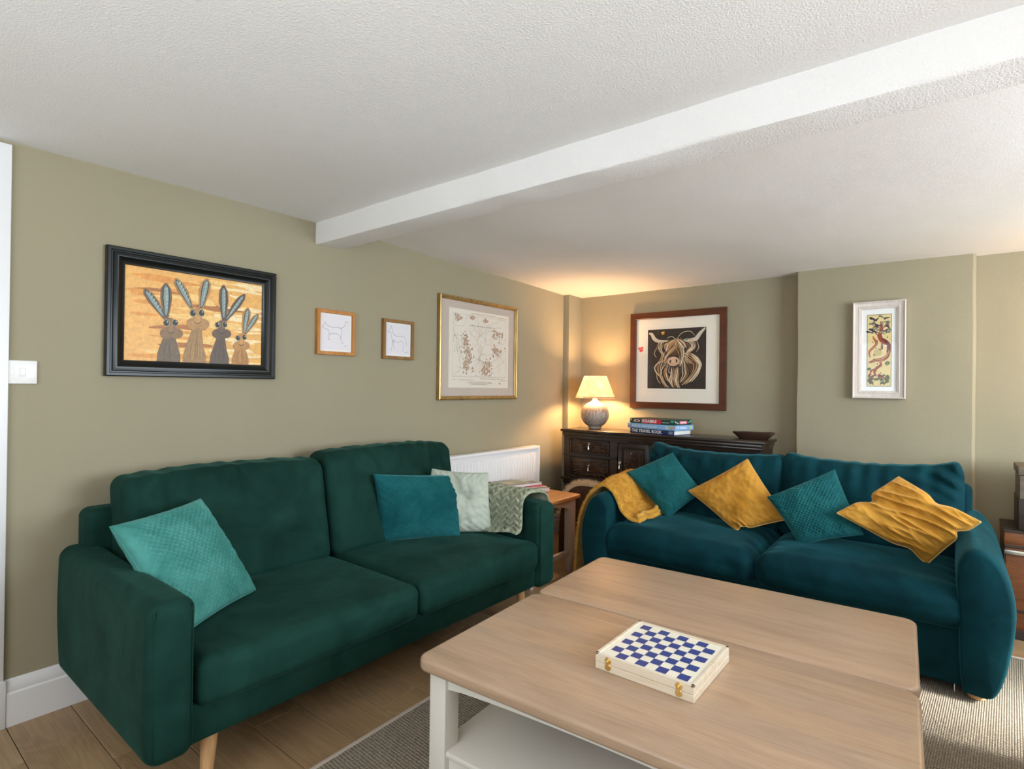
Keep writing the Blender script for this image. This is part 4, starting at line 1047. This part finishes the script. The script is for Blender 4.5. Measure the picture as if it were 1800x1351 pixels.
# ------------------------------------------------------------------ side table and what stands on it
t = thing('side_table', (.42, 3.02, 0), 'small side table with honey oak top and stone-painted legs between the two sofas', 'table')
tx0, tx1, ty0, ty1 = .16, .700, 2.76, 3.345
bm = bmesh.new(); add_box(bm, tx0, tx1, ty0, ty1, .505, .530)
bmesh.ops.bevel(bm, geom=[e for e in bm.edges if abs(e.verts[0].co.z-e.verts[1].co.z) > .01], offset=.03, segments=6, affect='EDGES', profile=.5)
bm.normal_update(); bmesh.ops.bevel(bm, geom=[e for e in bm.edges if len(e.link_faces) == 2 and (abs(e.link_faces[0].normal.z) > .9) != (abs(e.link_faces[1].normal.z) > .9)], offset=.007, segments=3, affect='EDGES', profile=.5)
from_bm('tabletop', bm, M['oak2'], t, angle=.5)
for (a_, b_) in ((tx0+.03, ty0+.03), (tx1-.08, ty0+.03), (tx0+.03, ty1-.09), (tx1-.085, ty1-.09)):
    cx, cy = a_+.027, b_+.027; V = []; 
    for (z, h_) in ((.505, .027), (.10, .027), (.0, .014)): V += [(cx-h_, cy-h_, z), (cx+h_, cy-h_, z), (cx+h_, cy+h_, z), (cx-h_, cy+h_, z)]
    F = [(0, 1, 2, 3), (11, 10, 9, 8)]
    for k in (0, 4):
        for j in range(4): F.append((k+j, k+4+j, k+4+(j+1) % 4, k+(j+1) % 4))
    obj('leg', V, F, M['taupe'], t)
def arched(p0, p1, q0, q1, axis):
    V = []; F = []; n = 16
    for k in range(n+1):
        s_ = k/n; zb = .425+.045*math.sin(PI*s_)**.7
        for (z, w_) in ((.506, 0), (zb, 0), (zb, 1), (.506, 1)):
            a_ = p0+(p1-p0)*s_; b_ = q0+(q1-q0)*w_; V.append((a_, b_, z) if axis == 'x' else (b_, a_, z))
    for k in range(n):
        for j in range(4): F.append((k*4+j, k*4+(j+1) % 4, (k+1)*4+(j+1) % 4, (k+1)*4+j))
    obj('apron', V, F, M['taupe'], t, angle=.5)
arched(ty0+.084, ty1-.09, tx1-.067, tx1-.047, 'y'); arched(ty0+.084, ty1-.09, tx0+.047, tx0+.067, 'y'); arched(tx0+.084, tx1-.085, ty1-.075, ty1-.055, 'x'); arched(tx0+.084, tx1-.085, ty0+.045, ty0+.065, 'x')
for (p, q, r_, s_) in ((tx1-.07, tx1-.045, ty0+.06, ty1-.06), (tx0+.045, tx0+.07, ty0+.06, ty1-.06), (tx0+.06, tx1-.06, (ty0+ty1)/2-.015, (ty0+ty1)/2+.015)): box('stretcher', p, q, r_, s_, .115, .150, M['taupe'], t, .003)
def mag(cx, cy, w_, d_, z, h_, rot, cover, spine, label, wavy=False, art=None):
    t = thing('magazine', (cx, cy, z), label, 'magazine', 'magazines on the side table')
    bm = bmesh.new(); add_box(bm, cx-w_/2+.003, cx+w_/2-.003, cy-d_/2+.003, cy+d_/2, z+.001, z+h_-.001, .0005, 1)
    from_bm('pages', bm, M['paper'], t)
    V = []; F = []; n = 14
    for zz in (z+h_-.001, z+h_+.0008):
        for i in range(n+1):
            for j in (0, 1): V.append((cx-w_/2+w_*i/n, cy-d_/2+d_*j, zz + (.004*math.sin(i*1.9)*(i/n) if wavy else 0)))
    K = 2*(n+1)
    for i in range(n): F += [(2*i, 2*i+1, 2*i+3, 2*i+2)[::-1], (K+2*i, K+2*i+2, K+2*i+3, K+2*i+1), (2*i, 2*i+2, K+2*i+2, K+2*i), (2*i+1, K+2*i+1, K+2*i+3, 2*i+3)]
    F += [(0, K, K+1, 1), (2*n, 2*n+1, K+2*n+1, K+2*n)]
    obj('cover', V, F, cover, t)
    if art:
        a = Art((cx-w_/2, cy-d_/2, z+h_+.0011), (1, 0, 0), (0, 1, 0), (0, 0, 1), w_, d_, 0)
        for p in art: a.poly(*p)
        a.build('cover_print', M['print'], t)
    t.rotation_euler = (0, 0, rot)
redc = plain('red_cover', (.55, .03, .04), .3); greyc = plain('tan_cover', (.42, .30, .2), .35); grc = plain('green_cover', (.13, .15, .07), .3)
mag(.335, 3.165, .22, .28, .5305, .030, -.35, greyc, None, 'thick white-paged catalogue at the bottom of the magazine pile', True)
mag(.310, 3.150, .21, .285, .5625, .007, -.30, redc, None, 'thin magazine with a red cover in the middle of the pile')
mag(.275, 3.155, .21, .285, .5710, .018, -.25, grc, None, 'magazine with a green and grey landscape cover on top of the pile', False,
    [([(.0, .55), (1, .50), (1, 1), (0, 1)], lin((150, 168, 176))), ([(.1, .45), (.9, .30), (.95, .60), (.2, .7)], lin((120, 124, 84))), ([(.3, .1), (.8, .12), (.7, .35), (.35, .3)], lin((176, 160, 110))), ([(.55, .7), (.95, .65), (.95, .9), (.6, .95)], lin((96, 84, 72)))])
# dark lidded pot under the side table
t = thing('pot', (.40, 3.02, .0), 'dark rounded iron pot on legs under the side table', 'pot')
lathe('body', [(.05, .153), (.10, .175), (.125, .24), (.128, .31), (.115, .37), (.09, .395), (.05, .41), (.0, .413)], (.40, 3.02, 0), M['iron'], t, 32)
for k in range(4):
    an = k*PI/2+.6; tube('leg', [(.40+.07*math.cos(an), 3.02+.07*math.sin(an), .19), (.40+.10*math.cos(an), 3.02+.10*math.sin(an), .09), (.40+.105*math.cos(an), 3.02+.105*math.sin(an), .0)], [.022, .017, .02], M['leather'], t, 10)
lathe('knob', [(.006, 0), (.012, .008), (.008, .02), (0, .022)], (.40, 3.02, .411), M['silver'], t, 16)

# ------------------------------------------------------------------ fur trimmed low chair back between table and sideboard
t = thing('low_chair', (.66, 3.62, 0), 'low brown suede chair with cream sheepskin edge, behind the side table', 'chair')
P = smooth_path([(.36, .0), (.365, .25), (.40, .42), (.48, .515), (.58, .54), (.70, .53), (.80, .46), (.84, .25), (.84, 0)], 6)
V = []; F = []; n = len(P)
for (yy, k) in ((3.56, .96), (3.57, 1), (3.70, 1), (3.71, .96)):
    for (x, z) in P: V.append((.6+(x-.6)*k, yy, z*k))
for j in range(3):
    for i in range(n-1): F.append((j*n+i, j*n+i+1, (j+1)*n+i+1, (j+1)*n+i))
F += [tuple(range(n))[::-1], tuple(3*n+i for i in range(n))]
obj('backrest', V, F, M['leather'], t, angle=.6)
Q = [(x, 3.60, z+.002) for (x, z) in P if z > .3]
tube('trim', Q, .022, M['fur'], t, 10)
V = []; F = []; random.seed(2)
for i in range(3600):
    p = Vector(random.choice(Q)) + Vector((random.gauss(0, .006), random.gauss(0, .014), 0)); c = Vector((.60, 3.60, .34)); d = (p-c); d.y = random.gauss(0, .05); d = (d.normalized()+Vector((random.gauss(0, .25), random.gauss(0, .35), random.gauss(0, .25)))).normalized()
    L = random.uniform(.028, .062); s_ = d.orthogonal().normalized()*.0012; b_ = len(V); V += [p-s_, p+s_, p+d*L+Vector((0, 0, -.004))]; F.append((b_, b_+1, b_+2))
fo = obj('sheepskin_fringe', V, F, M['fur'], t); fo['kind'] = 'stuff'

# ------------------------------------------------------------------ SIDEBOARD
t = thing('sideboard', (.95, 4.08, 0), 'dark carved oak sideboard in the recess with drawers and drop handles', 'sideboard')
dm = M['darkoak']; X0, X1, Y0, Y1 = .165, 1.735, 3.905, 4.235
box('top', X0-.012, X1+.012, Y0-.018, Y1, .905, .926, dm, t, .005, 3)
bm = bmesh.new(); add_box(bm, X0+.002, X1-.002, Y0-.006, Y1-.01, .880, .906, .005); add_box(bm, X0+.008, X1-.008, Y0+.004, Y1-.01, .862, .881, .003); from_bm('cornice', bm, dm, t, angle=.5)
bm = bmesh.new(); add_box(bm, X0+.012, X1-.012, Y0+.022, Y1-.012, .530, .863); 
for (p, q) in ((X0+.010, X0+.062), (.600, .668), (1.19, 1.25), (X1-.062, X1-.010)): add_box(bm, p, q, Y0+.010, Y0+.03, .53, .863, .002, 1)
for (p, q, r_, s_) in ((X0+.01, .668, .850, .863), (X0+.01, .668, .705, .730), (.66, X1-.01, .845, .863)): add_box(bm, p, q, Y0+.008, Y0+.03, r_, s_, .002, 1)
add_box(bm, X0+.004, .665, Y0+.0, Y0+.03, .712, .722, .003, 1)
from_bm('carcass', bm, dm, t, angle=.5)
bm = bmesh.new(); add_box(bm, X0-.008, X1+.008, Y0-.010, Y1-.005, .510, .532, .006); add_box(bm, X0+.005, X1-.005, Y0+.002, Y1-.008, .478, .511, .004); from_bm('lower_moulding', bm, dm, t, angle=.5)
for (a_, b_) in ((X0+.012, Y0+.008), (X1-.062, Y0+.008), (X0+.012, Y1-.065), (X1-.062, Y1-.065), (.61, Y0+.008), (1.2, Y0+.008)): box('leg', a_, a_+.05, b_, b_+.05, .0, .48, dm, t, .004)
box('lower_shelf', X0+.02, X1-.02, Y0+.03, Y1-.02, .10, .13, dm, t, .004)
def carving(cx, cz, w_, h_, y_, parent, n=34, seed=1):
    V = []; F = []; random.seed(seed)
    for k in range(n):
        an = 2*PI*k/n; ex, ez = math.cos(an), math.sin(an); s_ = 1/max(abs(ex)/(w_/2), abs(ez)/(h_/2)); L0 = .014; 
        for (a0, a1) in ((L0, min(s_, .5*s_+.01)), (.52*s_, s_*.97)) if s_ > .06 else ((L0, s_*.96),):
            m_ = (a0+a1)/2; wd = .0065 if a0 < .02 else .009; px, pz = -ez, ex; b_ = len(V); tw = .006
            V += [(cx+ex*a0, y_, cz+ez*a0), (cx+ex*m_+px*(wd+tw), y_, cz+ez*m_+pz*(wd+tw)), (cx+ex*a1, y_, cz+ez*a1), (cx+ex*m_-px*(wd-tw), y_, cz+ez*m_-pz*(wd-tw)), (cx+ex*m_+px*tw, y_-.014, cz+ez*m_+pz*tw)]
            F += [(b_, b_+4, b_+1), (b_+1, b_+4, b_+2), (b_+2, b_+4, b_+3), (b_+3, b_+4, b_)]
    F = [f[::-1] for f in F]
    return obj('carving', V, F, M['darkoak2'], parent)
def pull(x, y_, z, parent, m=M['silver']):
    bm = bmesh.new(); bmesh.ops.create_cone(bm, cap_ends=True, segments=8, radius1=.014, radius2=.009, depth=.004, matrix=Matrix.Translation((x, y_-.002, z+.012)) @ Matrix.Rotation(PI/2, 4, 'X'))
    bmesh.ops.create_uvsphere(bm, u_segments=10, v_segments=7, radius=.006, matrix=Matrix.Translation((x, y_-.008, z+.010)))
    bmesh.ops.create_cone(bm, cap_ends=True, segments=10, radius1=.0075, radius2=.0025, depth=.028, matrix=Matrix.Translation((x, y_-.010, z-.016)))
    bmesh.ops.create_uvsphere(bm, u_segments=10, v_segments=7, radius=.0074, matrix=Matrix.Translation((x, y_-.010, z-.029)))
    return from_bm('drop_handle', bm, m, parent, angle=.6)
def drawer(x0, x1, z0, z1, seed):
    d = box('drawer', x0, x1, Y0+.014, Y0+.04, z0, z1, dm, t, .003)
    bm = bmesh.new()
    for (p, q, r_, s_) in ((x0, x1, z1-.012, z1), (x0, x1, z0, z0+.012), (x0, x0+.012, z0, z1), (x1-.012, x1, z0, z1)): add_box(bm, p, q, Y0+.007, Y0+.016, r_, s_, .003, 1)
    from_bm('moulding', bm, dm, d, angle=.5)
    carving((x0+x1)/2, (z0+z1)/2, x1-x0-.04, z1-z0-.03, Y0+.0138, d, 34 if z1-z0 > .13 else 30, seed); pull((x0+x1)/2, Y0+.010, (z0+z1)/2+.012, d)
drawer(X0+.066, .596, .732, .848, 1); drawer(X0+.066, .596, .535, .703, 2)
drawer(1.255, X1-.066, .732, .848, 3); drawer(1.255, X1-.066, .535, .703, 4)
for (x0, x1) in ((.672, .925), (.932, 1.186)):
    d = box('door', x0, x1, Y0+.014, Y0+.04, .535, .843, dm, t, .003)
    bm = bmesh.new()
    for (p, q, r_, s_) in ((x0+.03, x1-.03, .800, .812), (x0+.03, x1-.03, .56, .572), (x0+.03, x0+.042, .56, .812), (x1-.042, x1-.03, .56, .812)): add_box(bm, p, q, Y0+.004, Y0+.018, r_, s_, .003, 1)
    from_bm('moulding', bm, dm, d, angle=.5); carving((x0+x1)/2, .685, x1-x0-.10, .20, Y0+.0138, d, 26, 5)
    pull(x0+.018 if x0 < .8 else x1-.018, Y0+.012, .675, d)

# ------------------------------------------------------------------ table lamp
L0 = (.342, 4.13, .9265)
t = thing('table_lamp', L0, 'lit table lamp with combed grey ceramic base and cream shade on the sideboard', 'lamp')
prof = [(.050, 0), (.056, .003), (.054, .014), (.058, .020)]
for k in range(14): an = -1.02+k*(1.02+1.15)/13; prof.append((.118*math.cos(an), .118+.112*math.sin(an)))
prof += [(.036, .226), (.022, .240), (.017, .256), (.018, .275)]
lathe('base', prof, L0, M['ceramic'], t, 56)
lathe('bulb_holder', [(.010, .270), (.012, .300), (.012, .315)], L0, M['brass'], t, 16)
gl = NT('bulb_glow'); gl.b.inputs['Emission Color'].default_value = (1, .72, .4, 1); gl.b.inputs['Emission Strength'].default_value = 6
sh = lathe('shade', [(.166, .258), (.165, .262), (.094, .443), (.092, .443), (.1625, .262), (.166, .258)], L0, M['shade'], t, 64, False)
V, F = tube_vf([(L0[0]+.1665*math.cos(k*PI/32), L0[1]+.1665*math.sin(k*PI/32), L0[2]+.264) for k in range(64)], .0022, 6, True); obj('shade_trim', V, F, plain('brown_trim', (.20, .09, .05), .7), t, smooth=True)
bm = bmesh.new()
for k in range(3): 
    an = k*2*PI/3; V, F = tube_vf([(L0[0], L0[1], L0[2]+.43), (L0[0]+.093*math.cos(an), L0[1]+.093*math.sin(an), L0[2]+.44)], .0015, 5)
    vs = [bm.verts.new(v) for v in V]; [bm.faces.new([vs[i] for i in f]) for f in F]
from_bm('shade_ring', bm, M['brass'], t)
tube('cord', smooth_path([(L0[0], L0[1]+.05, L0[2]+.006), (L0[0]-.05, L0[1]+.08, L0[2]+.004), (L0[0]-.09, 4.225, L0[2]+.003)], 6), .003, plain('cream_cord', (.6, .55, .45), .5), t, 6)

# ------------------------------------------------------------------ books and games
wht = plain('white_ink', (.85, .85, .84), .5); blk = plain('grey_ink', (.45, .5, .6), .5)
navy = plain('navy_cover', (.010, .022, .10), .3); sky = plain('sky_blue_card', (.24, .48, .80), .35); grn = plain('dark_green_card', (.010, .050, .032), .35); red = plain('red_label', (.62, .035, .06), .35)
def stackbox(name, label, cat, O, ang, L, D, z, h, m, deco):
    """O = front-left corner (x,y) of the spine side"""
    t = thing(name, (O[0], O[1], z), label, cat, 'stack of games and a book')
    deco(t, O[0], O[1], L, D, z, h, m); t.rotation_euler = (0, 0, ang); return t
def deco_book(t, x, y_, L, D, z, h, m):
    c = box('cover', x, x+L, y_, y_+.006, z, z+h, m, t, .002)
    bm = bmesh.new(); add_box(bm, x, x+L, y_, y_+D, z, z+.004, .0005, 1); add_box(bm, x, x+L, y_, y_+D, z+h-.004, z+h, .0005, 1); from_bm('boards', bm, m, t)
    box('pages', x+.004, x+L-.004, y_+.006, y_+D-.004, z+.004, z+h-.004, M['paper'], t, .0003)
    text('lettering', 'THE TRAVEL BOOK', .0335, (x+.018, y_, z+h/2-.001), (1, 0, 0), (0, 0, 1), wht, t, .93, .0008)
    a = Art((x, y_-.0002, z), (1, 0, 0), (0, 0, 1), (0, -1, 0), L, h, 0)
    for i in range(5): a.rect(.885+i*.02, .2, .898+i*.02, .8, lin((150, 160, 190)))
    a.ell(.022, .5, .010, .22, lin((150, 170, 200))); a.build('spine_print', M['print'], t)['kind'] = 'stuff'
def deco_ludo(t, x, y_, L, D, z, h, m):
    box('box_base', x+.0015, x+L-.0015, y_+.0015, y_+D-.0015, z, z+h*.4, m, t, .0005); box('lid', x, x+L, y_, y_+D, z+.0015, z+h, m, t, .001)
    text('lettering', 'Snakes & Ladders and Ludo', .0215, (x+.045, y_, z+h/2), (1, 0, 0), (0, 0, 1), wht, t, .95, .0003)
    a = Art((x, y_-.0002, z), (1, 0, 0), (0, 0, 1), (0, -1, 0), L, h, 0)
    a.ell(.83, .5, .022, .30, lin((222, 214, 216))); a.rect(.862, .22, .902, .8, lin((196, 196, 70))); a.ell(.935, .5, .018, .30, lin((196, 160, 110))); a.ell(.975, .6, .016, .24, lin((222, 150, 150)))
    a.ell(.90, .28, .008, .10, lin((40, 90, 50))); a.stroke([(.03, .25), (.045, .5), (.07, .45), (.085, .75)], .004, lin((190, 40, 60)), False); a.ell(.03, .28, .010, .12, lin((190, 40, 60))); a.ell(.088, .78, .008, .10, lin((190, 40, 60)))
    a.build('side_print', M['print'], t)['kind'] = 'stuff'
    b = Art((x+L+.0002, y_, z), (0, 1, 0), (0, 0, 1), (1, 0, 0), D, h, 0); b.rect(.25, .35, .62, .65, lin((214, 222, 238))); b.ell(.15, .55, .05, .2, lin((222, 190, 200))); b.rect(.78, .25, .92, .75, lin((206, 206, 120))); b.build('end_print', M['print'], t)['kind'] = 'stuff'
def deco_word(t, x, y_, L, D, z, h, m):
    box('box_base', x+.0015, x+L-.0015, y_+.0015, y_+D-.0015, z, z+h*.4, m, t, .0005); box('lid', x, x+L, y_, y_+D, z+.0015, z+h, m, t, .001)
    a = Art((x, y_-.0002, z), (1, 0, 0), (0, 0, 1), (0, -1, 0), L, h, 0)
    a.rect(.012, .55, .05, .92, lin((226, 190, 200))); a.rect(.02, .62, .042, .85, lin((196, 40, 60))); a.ell(.165, .52, .075, .26, lin((214, 220, 216))); a.ell(.17, .52, .040, .18, lin((196, 34, 46))); a.ell(.10, .42, .016, .16, lin((90, 170, 170)))
    a.rect(.278, .10, .715, .94, lin((210, 44, 70))); a.rect(.925, .55, .985, .88, lin((86, 190, 186)))
    for i in range(9): a.rect(.735+i*.018, .36, .748+i*.018, .50, lin((200, 206, 200)))
    a.build('side_print', M['print'], t)['kind'] = 'stuff'
    text('lettering', 'SCRABBLE', .0285, (x+.287*L, y_-.0007, z+h*.52), (1, 0, 0), (0, 0, 1), wht, t, 1.02, .0009)
    b = Art((x+L+.0002, y_, z), (0, 1, 0), (0, 0, 1), (1, 0, 0), D, h, 0); b.rect(.30, .2, .74, .8, lin((222, 110, 130))); b.rect(.36, .36, .68, .64, lin((240, 214, 218))); b.rect(.80, .45, .88, .53, (.8, .8, .8)); b.rect(.9, .5, .98, .85, lin((86, 190, 186)))
    b.stroke([(.03, .9), (.10, .5), (.14, .6), (.2, .3), (.26, .5)], .004, (.85, .85, .85), False); b.build('end_print', M['print'], t)['kind'] = 'stuff'
AN = -.20
stackbox('book', 'navy hardback titled THE TRAVEL BOOK at the bottom of the stack on the sideboard', 'book', (.740, 3.985), AN, .395, .225, .9265, .036, navy, deco_book)
stackbox('board_game', 'sky-blue snakes and ladders and ludo box in the middle of the stack', 'board game', (.718, 3.985), AN, .432, .235, .9628, .0375, sky, deco_ludo)
stackbox('board_game', 'dark green word-game box with a red label on top of the stack', 'board game', (.738, 3.985), AN, .400, .225, 1.0006, .038, grn, deco_word)

# ------------------------------------------------------------------ wooden dough bowl
t = thing('bowl', (1.62, 4.12, .9265), 'rustic dark wooden trough bowl at the right end of the sideboard', 'bowl')
V = []; F = []
rings = [(.092, .046, 0), (.116, .058, .022), (.132, .064, .034), (.134, .066, .044), (.118, .055, .043), (.068, .034, .018)]
def rr(hx, hy, z, n=28):
    out = []
    for k in range(n):
        an = 2*PI*k/n; c, s_ = math.cos(an), math.sin(an); e = 2.0/5; out.append((1.62+hx*math.copysign(abs(c)**e, c), 4.12+hy*math.copysign(abs(s_)**e, s_), .9265+z+.003*math.sin(an*2)*(z > .02)))
    return out
for (hx, hy, z) in rings: V += rr(hx, hy, z)
for i in range(len(rings)-1):
    for k in range(28): F.append((i*28+k, i*28+(k+1) % 28, (i+1)*28+(k+1) % 28, (i+1)*28+k))
F += [tuple(range(28))[::-1], tuple((len(rings)-1)*28+k for k in range(28))]
obj('vessel', V, F, M['bowl'], t, angle=.6)

# ------------------------------------------------------------------ trunk and the box on it, right edge
t = thing('trunk', (3.27, 4.07, 0), 'old wooden trunk with dark lid edge and metal corner strap at the right edge', 'trunk')
box('body', 2.935, 3.60, 3.875, 4.20, .0, .470, M['trunk'], t, .004)
box('side_board', 2.930, 2.936, 3.878, 4.198, .01, .545, M['trunkdark'], t, .001)
box('lid', 2.928, 3.607, 3.868, 4.205, .478, .552, M['trunk'], t, .006)
bm = bmesh.new(); add_box(bm, 2.930, 3.605, 3.866, 3.874, .468, .481, .002, 1); add_box(bm, 2.930, 3.605, 3.868, 3.878, .14, .15, .001, 1); add_box(bm, 2.926, 3.609, 3.864, 4.208, .545, .556, .003, 1); add_box(bm, 2.930, 3.605, 3.868, 3.878, .0, .05, .002, 1); from_bm('edging', bm, M['trunkdark'], t)
box('corner_strap', 2.930, 3.03, 3.862, 3.870, .435, .455, M['silver'], t, .001)
t = thing('storage_box', (3.27, 4.06, .556), 'weathered grey-brown wooden box with lid standing on the trunk', 'box')
box('body', 2.990, 3.45, 3.90, 4.17, .557, .840, M['boxgrey'], t, .004)
box('lid', 2.983, 3.457, 3.893, 4.177, .842, .885, M['boxgrey'], t, .006)
box('base_band', 2.986, 3.454, 3.896, 4.174, .557, .72, M['trunkdark'], t, .003)

# ------------------------------------------------------------------ unseen low unit added right of the rug to shade it from the side window
t = thing('occluder', (3.45, 1.55, 0), 'unseen low white unit with oak top, added outside the view to shade the rug', 'occluder')
box('top', 3.18, 3.62, .55, 2.66, .775, .80, M['oak2'], t, .006)
box('body', 3.20, 3.60, .57, 2.64, .010, .775, M['cream'], t, .003)
for k in range(4): 
    d = box('door', 3.188, 3.201, .59+.51*k, 1.08+.51*k, .06, .75, M['cream'], t, .003); box('knob', 3.168, 3.188, 1.02+.51*k, 1.04+.51*k, .40, .42, M['brass'], d, .004)
